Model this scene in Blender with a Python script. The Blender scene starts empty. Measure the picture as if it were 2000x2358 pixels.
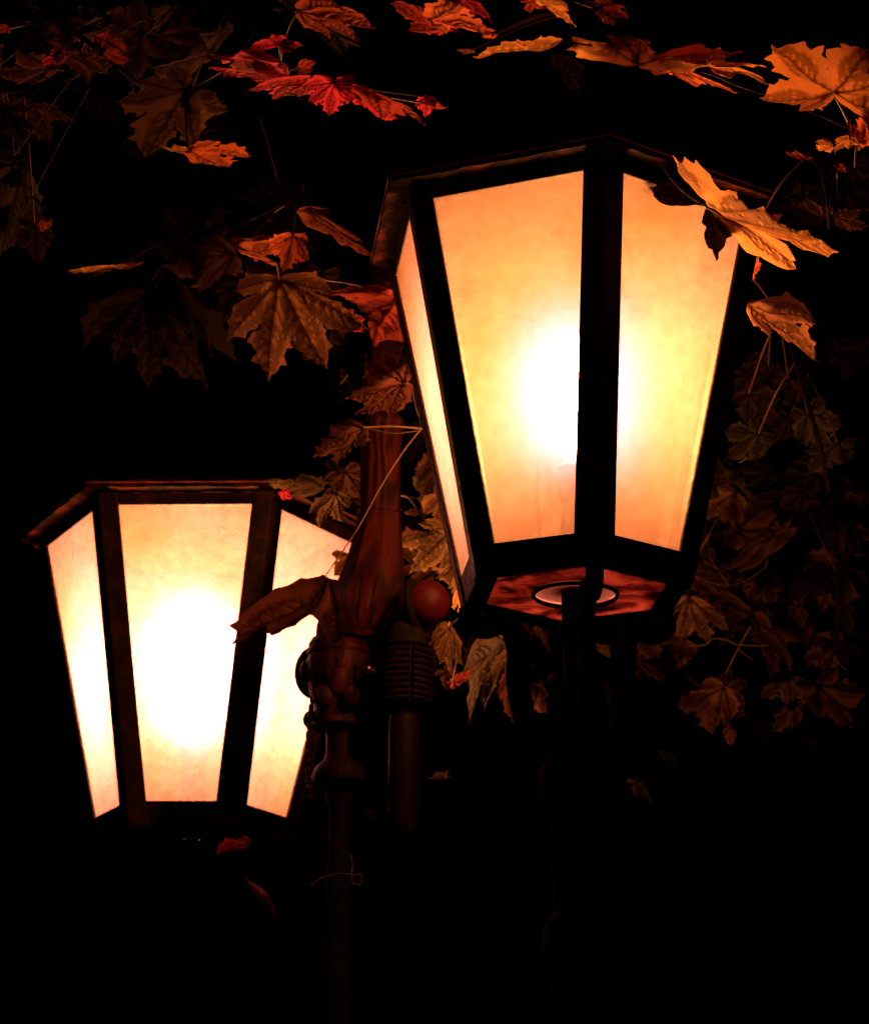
import bpy, math, random
import numpy as np
from mathutils import Vector, Matrix
from mathutils.geometry import delaunay_2d_cdt
random.seed(7)
rng = np.random.default_rng(7)
scn = bpy.context.scene
COL = scn.collection

# ------------------------------------------------------------------ camera, night sky, exposure
S = 0.40                                   # one lantern-pane height in metres
CAM = Vector((0, 0, 1.65))
PITCH, ROLL, FPX = 0.327, -0.008, 6213.0
cp, sp = math.cos(PITCH), math.sin(PITCH)
cr, sr = math.cos(ROLL), math.sin(ROLL)
X3, U3, FWD = Vector((1, 0, 0)), Vector((0, -sp, cp)), Vector((0, cp, sp))
RIGHT = X3 * cr - U3 * sr
UP = X3 * sr + U3 * cr
cam_d = bpy.data.cameras.new('camera')
cam_o = bpy.data.objects.new('camera', cam_d)
COL.objects.link(cam_o)
cam_d.sensor_fit = 'HORIZONTAL'
cam_d.sensor_width = 36
cam_d.lens = 36 * FPX / 2000
cam_d.clip_start = 0.05
cam_d.clip_end = 500
cam_d.dof.use_dof = True
cam_d.dof.focus_distance = 3.05
cam_d.dof.aperture_fstop = 11
m = Matrix.Identity(4)
for i in range(3):
    m[i][0], m[i][1], m[i][2], m[i][3] = RIGHT[i], UP[i], -FWD[i], CAM[i]
cam_o.matrix_world = m
scn.camera = cam_o

world = bpy.data.worlds.new("World")
scn.world = world
world.use_nodes = True
wn = world.node_tree
bg = wn.nodes['Background']
sky = wn.nodes.new('ShaderNodeTexSky')
sky.sky_type = 'NISHITA'
sky.sun_disc = False
sky.sun_elevation = math.radians(-6)
sky.sun_rotation = math.radians(150)
wn.links.new(sky.outputs[0], bg.inputs[0])
bg.inputs[1].default_value = 0.004
scn.view_settings.view_transform = 'Standard'
scn.view_settings.look = 'None'
scn.view_settings.gamma = 1
scn.view_settings.use_curve_mapping = False
scn.view_settings.exposure = 0.0
scn.cycles.use_denoising = True
scn.cycles.max_bounces = 10
scn.cycles.transparent_max_bounces = 16
scn.cycles.transmission_bounces = 8
scn.cycles.diffuse_bounces = 5
scn.cycles.sample_clamp_indirect = 6
scn.cycles.caustics_refractive = True
scn.cycles.blur_glossy = 0.3

BULB_E = 1680.0


def P(u, v, Y):
    """a point seen at (u, v) of the 1764-px-wide photograph, Y lantern units ahead of the camera"""
    d = FWD + RIGHT * ((u * 1.13379 - 1000) / FPX) - UP * ((v * 1.13379 - 1179) / FPX)
    return CAM + d * (Y * S / d.y)


def pxm(Y):
    """metres per photograph pixel at that depth"""
    return Y * S / cp * 1.13379 / FPX * 0.995


# ------------------------------------------------------------------ helpers
def mesh_obj(name, verts, faces, mat, parent=None, smooth=False, loc=None, mats=None, mat_idx=None):
    me = bpy.data.meshes.new(name)
    me.from_pydata([tuple(v) for v in verts], [], faces)
    for mm in (mats or [mat]):
        me.materials.append(mm)
    if mat_idx is not None:
        me.polygons.foreach_set('material_index', mat_idx)
    if smooth:
        me.polygons.foreach_set('use_smooth', [True] * len(me.polygons))
    me.update()
    o = bpy.data.objects.new(name, me)
    COL.objects.link(o)
    if parent is not None:
        o.parent = parent
    if loc is not None:
        o.location = loc
    return o


def empty(name, loc, label=None, cat=None, group=None, kind=None):
    o = bpy.data.objects.new(name, None)
    o.empty_display_size = 0.1
    COL.objects.link(o)
    o.location = loc
    tag(o, label, cat, group, kind)
    return o


def tag(o, label=None, cat=None, group=None, kind=None):
    if label: o['label'] = label
    if cat: o['category'] = cat
    if group: o['group'] = group
    if kind: o['kind'] = kind


class MB:
    """collects geometry"""
    def __init__(s): s.v, s.f = [], []

    def add(s, vs, fs):
        b = len(s.v)
        s.v += [Vector(x) for x in vs]
        s.f += [[i + b for i in f] for f in fs]

    def prism(s, a, b):
        """a and b: matching loops of points; capped solid"""
        n = len(a)
        fs = [[i, (i + 1) % n, n + (i + 1) % n, n + i] for i in range(n)]
        fs += [list(range(n))[::-1], list(range(n, 2 * n))]
        s.add(list(a) + list(b), fs)

    def lathe(s, prof, seg=32, origin=(0, 0, 0), axis=None, rot=0.0, lobes=0, amp=0.0):
        """prof: (r, z) list"""
        ax = Vector(axis or (0, 0, 1)).normalized()
        t = ax.orthogonal().normalized() if abs(ax.z) < 0.999 else Vector((1, 0, 0))
        w = ax.cross(t)
        vs = []
        for r, z in prof:
            for i in range(seg):
                a = rot + 2 * math.pi * i / seg
                rr = r * (1 + amp * math.cos(lobes * a))
                vs.append(Vector(origin) + ax * z + t * (rr * math.cos(a)) + w * (rr * math.sin(a)))
        fs = []
        for j in range(len(prof) - 1):
            for i in range(seg):
                k = (i + 1) % seg
                fs.append([j * seg + i, j * seg + k, (j + 1) * seg + k, (j + 1) * seg + i])
        fs += [list(range(seg))[::-1], [(len(prof) - 1) * seg + i for i in range(seg)]]
        s.add(vs, fs)

    def tube(s, pts, r, seg=8):
        pts = [Vector(p) for p in pts]
        n = len(pts)
        rs = r if isinstance(r, (list, tuple)) else [r] * n
        vs = []
        nrm = None
        for i, p in enumerate(pts):
            t = (pts[min(i + 1, n - 1)] - pts[max(i - 1, 0)]).normalized()
            nrm = t.orthogonal().normalized() if nrm is None else (nrm - t * nrm.dot(t)).normalized()
            b = t.cross(nrm)
            for k in range(seg):
                a = 2 * math.pi * k / seg
                vs.append(p + (nrm * math.cos(a) + b * math.sin(a)) * rs[i])
        fs = [[i * seg + k, i * seg + (k + 1) % seg, (i + 1) * seg + (k + 1) % seg, (i + 1) * seg + k]
              for i in range(n - 1) for k in range(seg)]
        fs += [list(range(seg))[::-1], [(n - 1) * seg + k for k in range(seg)]]
        s.add(vs, fs)

    def sphere(s, c, r, seg=20, rings=12, sc=(1, 1, 1)):
        c = Vector(c)
        vs = [c + Vector((0, 0, -r * sc[2]))]
        for j in range(1, rings):
            ph = -math.pi / 2 + math.pi * j / rings
            for i in range(seg):
                a = 2 * math.pi * i / seg
                vs.append(c + Vector((r * sc[0] * math.cos(ph) * math.cos(a), r * sc[1] * math.cos(ph) * math.sin(a), r * sc[2] * math.sin(ph))))
        vs.append(c + Vector((0, 0, r * sc[2])))
        fs = [[0, 1 + (i + 1) % seg, 1 + i] for i in range(seg)]
        for j in range(rings - 2):
            for i in range(seg):
                k = (i + 1) % seg
                fs.append([1 + j * seg + i, 1 + j * seg + k, 1 + (j + 1) * seg + k, 1 + (j + 1) * seg + i])
        b = 1 + (rings - 2) * seg
        fs += [[b + i, b + (i + 1) % seg, len(vs) - 1] for i in range(seg)]
        s.add(vs, fs)

    def torus(s, c, R, r, axis, seg=24, sub=10, arc=2 * math.pi, start=0.0):
        ax = Vector(axis).normalized()
        t = ax.orthogonal().normalized()
        w = ax.cross(t)
        n = seg if arc < 6.28 else seg + 1
        s.tube([Vector(c) + (t * math.cos(start + arc * i / seg) + w * math.sin(start + arc * i / seg)) * R for i in range(seg + 1)], r, sub)

    def build(s, name, mat, parent=None, smooth=False, loc=None, bevel=0.0):
        o = mesh_obj(name, s.v, s.f, mat, parent, smooth, loc)
        if bevel:
            md = o.modifiers.new('bevel', 'BEVEL')
            md.width = bevel
            md.segments = 2
            md.limit_method = 'ANGLE'
            md.angle_limit = math.radians(35)
        if smooth:
            o.data.set_sharp_from_angle(angle=math.radians(38))
        return o


def catmull(pts, n=8):
    pts = [Vector(p) for p in pts]
    q = [pts[0] * 2 - pts[1]] + pts + [pts[-1] * 2 - pts[-2]]
    out = []
    for i in range(1, len(q) - 2):
        for k in range(n):
            t = k / n
            out.append(0.5 * ((2 * q[i]) + (q[i + 1] - q[i - 1]) * t + (2 * q[i - 1] - 5 * q[i] + 4 * q[i + 1] - q[i + 2]) * t * t
                              + (3 * q[i] - q[i - 1] - 3 * q[i + 1] + q[i + 2]) * t ** 3))
    out.append(pts[-1])
    return out


# ------------------------------------------------------------------ materials
def new_mat(name):
    mt = bpy.data.materials.new(name)
    mt.use_nodes = True
    nt = mt.node_tree
    return mt, nt, nt.nodes, nt.links


def noise(nt, scale, detail=4, rough=0.55, vec=None, dist=0.0):
    n = nt.nodes.new('ShaderNodeTexNoise')
    n.inputs['Scale'].default_value = scale
    n.inputs['Detail'].default_value = detail
    n.inputs['Roughness'].default_value = rough
    n.inputs['Distortion'].default_value = dist
    if vec is not None: nt.links.new(vec, n.inputs['Vector'])
    return n


def ramp(nt, src, stops):
    r = nt.nodes.new('ShaderNodeValToRGB')
    e = r.color_ramp.elements
    while len(e) < len(stops): e.new(0.5)
    for i, (p, c) in enumerate(stops):
        e[i].position = p
        e[i].color = (c[0], c[1], c[2], 1) if not isinstance(c, (int, float)) else (c, c, c, 1)
    nt.links.new(src, r.inputs[0])
    return r


def objcoord(nt):
    return nt.nodes.new('ShaderNodeTexCoord').outputs['Object']


def paint_mat(name, c0, c1, c2, rough=0.5, scale=30, bump=0.3, spots=(0.52, 0.66), stretch=(1, 1, 1), metallic=0.0, spec=0.25):
    mt, nt, N, L = new_mat(name)
    b = N['Principled BSDF']
    tc = objcoord(nt)
    mp = N.new('ShaderNodeMapping')
    mp.inputs['Scale'].default_value = stretch
    L.new(tc, mp.inputs[0])
    n = noise(nt, scale, 6, 0.65, mp.outputs[0])
    r = ramp(nt, n.outputs[0], [(0.3, [q * .55 for q in c0]), (spots[0], [q * .55 for q in c1]), (spots[1], [q * .55 for q in c2])])
    L.new(r.outputs[0], b.inputs['Base Color'])
    n2 = noise(nt, scale * 3.5, 5, 0.6, mp.outputs[0])
    rr = ramp(nt, n2.outputs[0], [(0.3, rough - 0.12), (0.7, rough + 0.2)])
    L.new(rr.outputs[0], b.inputs['Roughness'])
    add = N.new('ShaderNodeMath'); add.operation = 'ADD'
    L.new(n.outputs[0], add.inputs[0]); L.new(n2.outputs[0], add.inputs[1])
    bp = N.new('ShaderNodeBump')
    bp.inputs['Strength'].default_value = bump
    bp.inputs['Distance'].default_value = 0.004
    L.new(add.outputs[0], bp.inputs['Height'])
    L.new(bp.outputs[0], b.inputs['Normal'])
    b.inputs['Metallic'].default_value = metallic
    b.inputs['Specular IOR Level'].default_value = spec
    return mt


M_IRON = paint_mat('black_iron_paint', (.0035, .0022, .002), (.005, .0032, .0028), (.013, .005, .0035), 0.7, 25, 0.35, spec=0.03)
M_EAVE = paint_mat('weathered_red_oxide_eave', (.004, .002, .0015), (.012, .003, .0025), (.11, .018, .014), 0.75, 30, 1.0, (0.48, 0.68), spec=0.03)
M_BAR = paint_mat('bar_paint', (.012, .0035, .0025), (.022, .006, .004), (.06, .014, .008), 0.6, 30, 0.5, (0.5, 0.7), spec=0.1)
M_TRIM = paint_mat('red_lead_rim', (.2, .04, .025), (.6, .12, .07), (.9, .26, .14), 0.6, 45, 0.6, spec=0.1)
M_GAPLIGHT = paint_mat('painted_gap_light', (.05, .02, .01), (.9, .5, .25), (1.2, .75, .4), 0.6, 25, 0.5, (0.42, 0.6), spec=0.1)  # pale colour stands in for light leaking between roof and top rail
M_CEIL = paint_mat('sooty_ceiling', (.07, .045, .03), (.10, .065, .045), (.14, .10, .07), 0.8, 18, 0.2, spec=0.02)
M_SOCK = paint_mat('porcelain_socket', (.26, .17, .12), (.32, .21, .15), (.4, .28, .2), 0.4, 40, 0.1)
M_BALL = paint_mat('dark_red_gloss_paint', (.036, .0014, .003), (.054, .002, .004), (.07, .003, .006), 0.5, 22, 0.25, spec=0.08)
M_BRASS = paint_mat('dull_bolt_metal', (.10, .05, .03), (.14, .08, .04), (.2, .12, .06), 0.35, 60, 0.2, metallic=0.8)
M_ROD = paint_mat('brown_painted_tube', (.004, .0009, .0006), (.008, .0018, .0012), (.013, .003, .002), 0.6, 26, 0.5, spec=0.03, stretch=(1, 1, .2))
M_BARK = paint_mat('maple_twig_bark', (.03, .014, .008), (.06, .03, .017), (.11, .06, .033), 0.6, 60, 0.8, stretch=(1, 1, 1))
M_LIMB = paint_mat('dark_limb_bark', (.004, .0025, .002), (.007, .0045, .003), (.012, .008, .006), 0.85, 40, 1.0)
M_GROUND = paint_mat('park_soil', (.02, .015, .01), (.035, .03, .018), (.03, .045, .015), 0.95, 2.0, 0.5)


def wood_mat():
    mt, nt, N, L = new_mat('carved_stained_wood')
    b = N['Principled BSDF']
    mp = N.new('ShaderNodeMapping')
    mp.inputs['Scale'].default_value = (1, 1, .30)
    L.new(objcoord(nt), mp.inputs[0])
    n = noise(nt, 14, 2, 0.4, mp.outputs[0], 0.6)
    mul = N.new('ShaderNodeMath'); mul.operation = 'MULTIPLY'; mul.inputs[1].default_value = 42
    L.new(n.outputs[0], mul.inputs[0])
    sn = N.new('ShaderNodeMath'); sn.operation = 'SINE'
    L.new(mul.outputs[0], sn.inputs[0])
    mr = N.new('ShaderNodeMapRange')
    mr.inputs[1].default_value = -1
    L.new(sn.outputs[0], mr.inputs[0])
    r = ramp(nt, mr.outputs[0], [(0.1, (.006, .0007, .0006)), (0.55, (.013, .0014, .0012)), (0.95, (.020, .0022, .0018))])
    L.new(r.outputs[0], b.inputs['Base Color'])
    b.inputs['Roughness'].default_value = 0.55
    b.inputs['Specular IOR Level'].default_value = 0.04
    f = noise(nt, 160, 4, 0.6, mp.outputs[0])
    add = N.new('ShaderNodeMath'); add.operation = 'ADD'
    L.new(mr.outputs[0], add.inputs[0]); L.new(f.outputs[0], add.inputs[1])
    bp = N.new('ShaderNodeBump'); bp.inputs['Strength'].default_value = 0.5; bp.inputs['Distance'].default_value = 0.003
    L.new(add.outputs[0], bp.inputs['Height']); L.new(bp.outputs[0], b.inputs['Normal'])
    return mt


M_WOOD = wood_mat()


def glass_mats(name, t0, t1, halo, wh):
    """hammered amber glass: outer face frosted, inner face clear"""
    mt, nt, N, L = new_mat(name)
    N.remove(N['Principled BSDF'])
    out = N['Material Output']
    tc = objcoord(nt)
    big = noise(nt, 6, 2, 0.5, tc, 0.0)
    fine = noise(nt, 75, 4, 0.6, tc, 0.3)
    grime = noise(nt, 210, 2, 0.5, tc)
    tint = ramp(nt, big.outputs[0], [(0.28, t0), (0.72, t1)])
    spec = ramp(nt, grime.outputs[0], [(0.27, (.72, .60, .45)), (0.33, (1, 1, 1))])
    fin = ramp(nt, fine.outputs[0], [(0.3, (.85, .78, .70)), (0.6, (1.0, 1.0, 1.0))])
    m1 = N.new('ShaderNodeMix'); m1.data_type = 'RGBA'; m1.blend_type = 'MULTIPLY'; m1.inputs[0].default_value = 1
    L.new(tint.outputs[0], m1.inputs[6]); L.new(spec.outputs[0], m1.inputs[7])
    m2 = N.new('ShaderNodeMix'); m2.data_type = 'RGBA'; m2.blend_type = 'MULTIPLY'; m2.inputs[0].default_value = 1
    L.new(m1.outputs[2], m2.inputs[6]); L.new(fin.outputs[0], m2.inputs[7])
    bp = N.new('ShaderNodeBump'); bp.inputs['Strength'].default_value = 0.5; bp.inputs['Distance'].default_value = 0.003
    L.new(fine.outputs[0], bp.inputs['Height'])
    tl = N.new('ShaderNodeBsdfTranslucent')
    L.new(m2.outputs[2], tl.inputs['Color']); L.new(bp.outputs[0], tl.inputs['Normal'])
    df = N.new('ShaderNodeBsdfDiffuse')
    df.inputs['Color'].default_value = (.12, .06, .025, 1)
    rf = N.new('ShaderNodeBsdfRefraction')
    rf.inputs['Color'].default_value = (*halo, 1)
    rf.inputs['Roughness'].default_value = 0.88
    rf.inputs['IOR'].default_value = 1.5
    L.new(bp.outputs[0], rf.inputs['Normal'])
    tr = N.new('ShaderNodeBsdfTransparent')
    tr.inputs['Color'].default_value = (1.0, .50, .14, 1)
    a = N.new('ShaderNodeMixShader'); a.inputs[0].default_value = 0.22      # translucent | diffuse
    L.new(tl.outputs[0], a.inputs[1]); L.new(df.outputs[0], a.inputs[2])
    c = N.new('ShaderNodeMixShader'); c.inputs[0].default_value = wh      # + forward-scattering lobe
    L.new(a.outputs[0], c.inputs[1]); L.new(rf.outputs[0], c.inputs[2])
    d = N.new('ShaderNodeMixShader'); d.inputs[0].default_value = 0.22      # + straight-through part
    L.new(c.outputs[0], d.inputs[1]); L.new(tr.outputs[0], d.inputs[2])
    L.new(d.outputs[0], out.inputs['Surface'])
    mt2, nt2, N2, L2 = new_mat('clear_glass_face')
    N2.remove(N2['Principled BSDF'])
    t2 = N2.new('ShaderNodeBsdfTransparent')
    t2.inputs['Color'].default_value = (.97, .97, .96, 1)
    L2.new(t2.outputs[0], N2['Material Output'].inputs['Surface'])
    return mt, mt2


M_GLASS, M_CLEAR = glass_mats('frosted_amber_glass', (.062, .0185, .0034), (.076, .0285, .0115), (.26, .130, .27), 0.023)
M_GLASS2, _ = glass_mats('frosted_cream_glass', (.076, .0220, .0085), (.088, .0325, .0225), (.26, .140, .28), 0.036)


def plate_mat(name, dark, mid, light, tfac):
    mt, nt, N, L = new_mat(name)
    N.remove(N['Principled BSDF'])
    tc = objcoord(nt)
    n = noise(nt, 22, 5, 0.6, tc, 0.8)
    r = ramp(nt, n.outputs[0], [(0.40, [q * .55 for q in dark]), (0.5, [q * .55 for q in mid]), (0.62, [q * .55 for q in light])])
    tl = N.new('ShaderNodeBsdfTranslucent'); df = N.new('ShaderNodeBsdfDiffuse')
    L.new(r.outputs[0], tl.inputs[0]); L.new(r.outputs[0], df.inputs[0])
    mx = N.new('ShaderNodeMixShader'); mx.inputs[0].default_value = tfac
    L.new(df.outputs[0], mx.inputs[1]); L.new(tl.outputs[0], mx.inputs[2])
    L.new(mx.outputs[0], N['Material Output'].inputs['Surface'])
    return mt


M_PLATE = plate_mat('stained_bottom_glass', (.06, .013, .009), (.34, .085, .060), (.60, .19, .13), 0.6)
M_RING = plate_mat('stained_ring_glass', (.17, .045, .028), (.21, .055, .035), (.25, .07, .045), 0.6)

mt, nt, N, L = new_mat('bulb_glow')
N.remove(N['Principled BSDF'])
em = N.new('ShaderNodeEmission')
em.inputs[0].default_value = (1.0, .70, .55, 1)
em.inputs[1].default_value = BULB_E
L.new(em.outputs[0], N['Material Output'].inputs['Surface'])
M_BULB = mt
M_BULB2 = mt.copy()
M_BULB2.name = 'bulb_glow_bright'
M_BULB2.node_tree.nodes['Emission'].inputs[1].default_value = BULB_E * 1.7


def leaf_mat():
    mt, nt, N, L = new_mat('maple_leaf_skin')
    b = N['Principled BSDF']
    oi = N.new('ShaderNodeObjectInfo')
    at = N.new('ShaderNodeAttribute'); at.attribute_name = 'vein'
    tc = objcoord(nt)
    n = noise(nt, 38, 5, 0.62, tc, 0.3)
    nv = ramp(nt, n.outputs[0], [(0.3, (.84, .76, .72)), (0.66, (1.06, 1.04, 1.0))])
    m1 = N.new('ShaderNodeMix'); m1.data_type = 'RGBA'; m1.blend_type = 'MULTIPLY'; m1.inputs[0].default_value = 1
    L.new(oi.outputs['Color'], m1.inputs[6]); L.new(nv.outputs[0], m1.inputs[7])
    # small dark blotches of autumn leaves
    sp_ = noise(nt, 110, 2, 0.5, tc)
    sr_ = ramp(nt, sp_.outputs[0], [(0.25, (.45, .35, .3)), (0.31, (1, 1, 1))])
    m2 = N.new('ShaderNodeMix'); m2.data_type = 'RGBA'; m2.blend_type = 'MULTIPLY'; m2.inputs[0].default_value = 1
    L.new(m1.outputs[2], m2.inputs[6]); L.new(sr_.outputs[0], m2.inputs[7])
    vm = N.new('ShaderNodeMix'); vm.data_type = 'RGBA'; vm.blend_type = 'MULTIPLY'
    vm.inputs[7].default_value = (.10, .05, .05, 1)
    L.new(at.outputs['Fac'], vm.inputs[0]); L.new(m2.outputs[2], vm.inputs[6])
    L.new(vm.outputs[2], b.inputs['Base Color'])
    b.inputs['Roughness'].default_value = 0.5
    b.inputs['Specular IOR Level'].default_value = 0.02
    fn = noise(nt, 240, 4, 0.6, tc)
    bp = N.new('ShaderNodeBump'); bp.inputs['Strength'].default_value = 0.6; bp.inputs['Distance'].default_value = 0.003
    hs = N.new('ShaderNodeMath'); hs.operation = 'MULTIPLY_ADD'; hs.inputs[1].default_value = -1.6
    L.new(at.outputs['Fac'], hs.inputs[0]); L.new(fn.outputs[0], hs.inputs[2])
    L.new(hs.outputs[0], bp.inputs['Height']); L.new(bp.outputs[0], b.inputs['Normal'])
    tl = N.new('ShaderNodeBsdfTranslucent')
    L.new(vm.outputs[2], tl.inputs[0]); L.new(bp.outputs[0], tl.inputs['Normal'])
    mx = N.new('ShaderNodeMixShader'); mx.inputs[0].default_value = 0.42
    L.new(b.outputs[0], mx.inputs[1]); L.new(tl.outputs[0], mx.inputs[2])
    L.new(mx.outputs[0], N['Material Output'].inputs['Surface'])
    return mt


M_LEAF = leaf_mat()
M_STALK = paint_mat('leaf_stalk', (.05, .018, .010), (.09, .035, .018), (.14, .06, .03), 0.5, 50, 0.1)

# ------------------------------------------------------------------ ground
g = mesh_obj('ground', [(-150, -60, 0), (150, -60, 0), (150, 240, 0), (-150, 240, 0)], [[0, 1, 2, 3]], M_GROUND)
tag(g, kind='structure')

# ------------------------------------------------------------------ the two street lamps
AT, AB, W = .504 * S, .311 * S, .060 * S
C30 = math.cos(math.pi / 6)
T30 = math.tan(math.pi / 6)


def apo(z):       # apothem of the glass pyramid at local height z (metres)
    return AB + (AT - AB) * z / S


def street_lamp(pos, yaw, label, seed, glass, bulb, plate, ring_m):
    root = empty('street_lamp', (pos.x, pos.y, 0), label, 'street lamp', 'hexagonal lantern street lamps')
    z0 = pos.z
    rr = random.Random(seed)

    def child(o):
        return o

    def hexpt(k, r, z):            # corner k at radius r
        a = yaw + math.radians(30 + 60 * k)
        return Vector((r * math.cos(a), r * math.sin(a), z0 + z))

    def fpt(k, a, s, z):           # point on face k: apothem a, sideways s
        an = yaw + math.radians(60 * k)
        n = Vector((math.cos(an), math.sin(an), 0)); t = Vector((-math.sin(an), math.cos(an), 0))
        return n * a + t * s + Vector((0, 0, z0 + z))
    zb, zt = -.085 * S, 1.044 * S
    # corner bars: chevron section following the corner
    for k in range(6):
        def sec(z, extra=0.0):
            a = apo(z)
            hw = a * T30
            o, i = .015 * S, -.022 * S
            pts = [fpt(k, a + o, hw - W, z), hexpt(k, (a + o) / C30, z), fpt(k + 1, a + o, -hw + W, z),
                   fpt(k + 1, a + i, -(hw - W), z), hexpt(k, (a + i) / C30 - .004 * S, z), fpt(k, a + i, hw - W, z)]
            return pts
        mb = MB()
        mb.prism(sec(zb), sec(zt))
        mb.build('corner_bar', M_BAR, root, bevel=.002)
    # bottom and top rails, each one bar per side
    for k in range(6):
        for (za, zc, nm) in ((zb + .001, 0.0, 'bottom_rail'), (S * 1.0, zt - .001, 'top_rail')):
            def rect(sgn):
                out = []
                for z, d in ((za, .008 * S), (zc, .008 * S), (zc, -.018 * S), (za, -.018 * S)):
                    a = apo(z)
                    out.append(fpt(k, a + d, sgn * (a * T30 - W + .0015), z))
                return out
            mb = MB()
            mb.prism(rect(-1), rect(1))
            mb.build(nm, M_BAR, root, bevel=.001)
    # glass panes
    for k in range(6):
        vs = []
        nx, nz = 14, 26
        for layer, d in ((0, .0015), (1, -.0025)):
            for j in range(nz + 1):
                z = -.004 + (S + .008) * j / nz
                a = apo(z)
                for i in range(nx + 1):
                    s = (a * T30 - W + .004) * (2 * i / nx - 1)
                    vs.append(fpt(k, a + d, s, z))
        fs, mi = [], []
        base = (nx + 1) * (nz + 1)
        for j in range(nz):
            for i in range(nx):
                q = j * (nx + 1) + i
                fs.append([q, q + 1, q + nx + 2, q + nx + 1]); mi.append(0)
                q += base
                fs.append([q, q + nx + 1, q + nx + 2, q + 1]); mi.append(1)
        def wall(seq):
            for a_, b_ in zip(seq[:-1], seq[1:]):
                fs.append([a_, a_ + base, b_ + base, b_]); mi.append(1)
        wall([i for i in range(nx + 1)]); wall([nz * (nx + 1) + i for i in range(nx + 1)][::-1])
        wall([j * (nx + 1) for j in range(nz + 1)][::-1]); wall([j * (nx + 1) + nx for j in range(nz + 1)])
        mesh_obj('glass_pane', vs, fs, None, root, mats=[glass, M_CLEAR], mat_idx=mi)
    # eave board: flat hexagonal soffit with upright fascia, rough flaking paint
    RE = .672 * S
    zs = 1.0475 * S
    mb = MB()
    nseg = 14
    ring = []
    rad = [(.50 * S, zs), (.56 * S, zs), (.63 * S, zs - .002), (RE, zs - .003), (RE + .001, zs + .004), (RE - .003, zs + .009)]
    vs, fs = [], []
    for (r, z) in rad:
        for k in range(6):
            for i in range(nseg):
                p = hexpt(k, r, z).lerp(hexpt(k + 1, r, z), i / nseg)
                if r > .52 * S:
                    p += Vector((rr.uniform(-1, 1), rr.uniform(-1, 1), rr.uniform(-1, 1))) * .0011
                vs.append(p)
    n = 6 * nseg
    for j in range(len(rad) - 1):
        for i in range(n):
            fs.append([j * n + i, j * n + (i + 1) % n, (j + 1) * n + (i + 1) % n, (j + 1) * n + i])
    mesh_obj('eave', vs, fs, M_EAVE, root)
    mb = MB()
    mb.tube([hexpt(k, RE + .0012, zs + .0035) for k in range(6)] + [hexpt(0, RE + .0012, zs + .0035)], .0011, 6)
    mb.build('rim_bead', M_TRIM, root)
    mb = MB()
    mb.tube([hexpt(k, .585 * S, zs - .0012) for k in range(6)] + [hexpt(0, .585 * S, zs - .0012)], .0010, 6)
    mb.build('gap_light_bead', M_GAPLIGHT, root)  # added bead that draws the lit gap under the eave
    # hexagonal roof, low pitch, with ridge rolls and a cap
    mb = MB()
    ra, rb, rc = RE - .006, .30 * S, .10 * S
    za_, zb_, zc_ = zs + .005, zs + .04 * S, zs + .07 * S
    for (r1, z1, r2, z2) in ((ra, za_, rb, zb_), (rb, zb_, rc, zc_)):
        for k in range(6):
            mb.add([hexpt(k, r1, z1), hexpt(k + 1, r1, z1), hexpt(k + 1, r2, z2), hexpt(k, r2, z2)], [[0, 1, 2, 3]])
    mb.add([hexpt(k, rc, zc_) for k in range(6)], [[0, 1, 2, 3, 4, 5]])
    # ceiling plate closing the light box
    mb.build('roof', M_IRON, root)
    mb = MB()
    mb.add([hexpt(k, .51 * S, zs + .001) for k in range(6)], [[5, 4, 3, 2, 1, 0]])
    mb.build('ceiling_plate', M_CEIL, root)
    mb = MB()
    mb.lathe([(.04 * S, 0), (.05 * S, .03 * S), (.02 * S, .06 * S), (.045 * S, .11 * S), (.012 * S, .17 * S)], 20, (0, 0, z0 + zc_))
    mb.build('roof_finial', M_IRON, root, smooth=True)
    # bottom: stained plate, ring, socket
    mb = MB()
    zp = -.070 * S
    rh = .245 * S / C30
    for zz, up in ((zp, 0), (zp + .003, 1)):
        outer, inner = [], []
        for k in range(6):
            for i in range(6):
                q = hexpt(k, rh, zz).lerp(hexpt(k + 1, rh, zz), i / 6)
                outer.append(q)
                an = math.atan2(q.y, q.x)
                inner.append(Vector((.119 * S * math.cos(an), .119 * S * math.sin(an), z0 + zz)))
        mb.add(outer + inner, [[i, (i + 1) % 36, 36 + (i + 1) % 36, 36 + i] for i in range(36)])
    mb.build('bottom_plate', plate, root)
    mb = MB()
    ro = (AB - .024 * S) / C30
    oo = [hexpt(k, ro, zp - .003) for k in range(6)] + [hexpt(k, rh - .001, zp - .003) for k in range(6)]
    oo += [q + Vector((0, 0, .004)) for q in oo]
    mb.add(oo, [[i, (i + 1) % 6, 6 + (i + 1) % 6, 6 + i] for i in range(6)] + [[12 + i, 18 + i, 18 + (i + 1) % 6, 12 + (i + 1) % 6] for i in range(6)]
           + [[6 + i, 6 + (i + 1) % 6, 18 + (i + 1) % 6, 18 + i] for i in range(6)])
    mb.build('base_frame', M_IRON, root)
    mb = MB()
    n = 36
    for r1, z1, r2, z2 in ((.03 * S, zp + .0015, .1195 * S, zp + .0015),):
        vs = []
        for r, z in ((r1, z1), (r2, z2)):
            vs += [Vector((r * math.cos(2 * math.pi * i / n), r * math.sin(2 * math.pi * i / n), z0 + z)) for i in range(n)]
        mb.add(vs, [[i, (i + 1) % n, n + (i + 1) % n, n + i] for i in range(n)])
    mb.build('bottom_ring', ring_m, root)
    mb = MB()
    mb.torus((0, 0, z0 + zp - .003), .121 * S, .0025, (0, 0, 1), 40, 6)
    mb.build('ring_bead', M_IRON, root, smooth=True)
    # socket tower under the bulb
    mb = MB()
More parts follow.
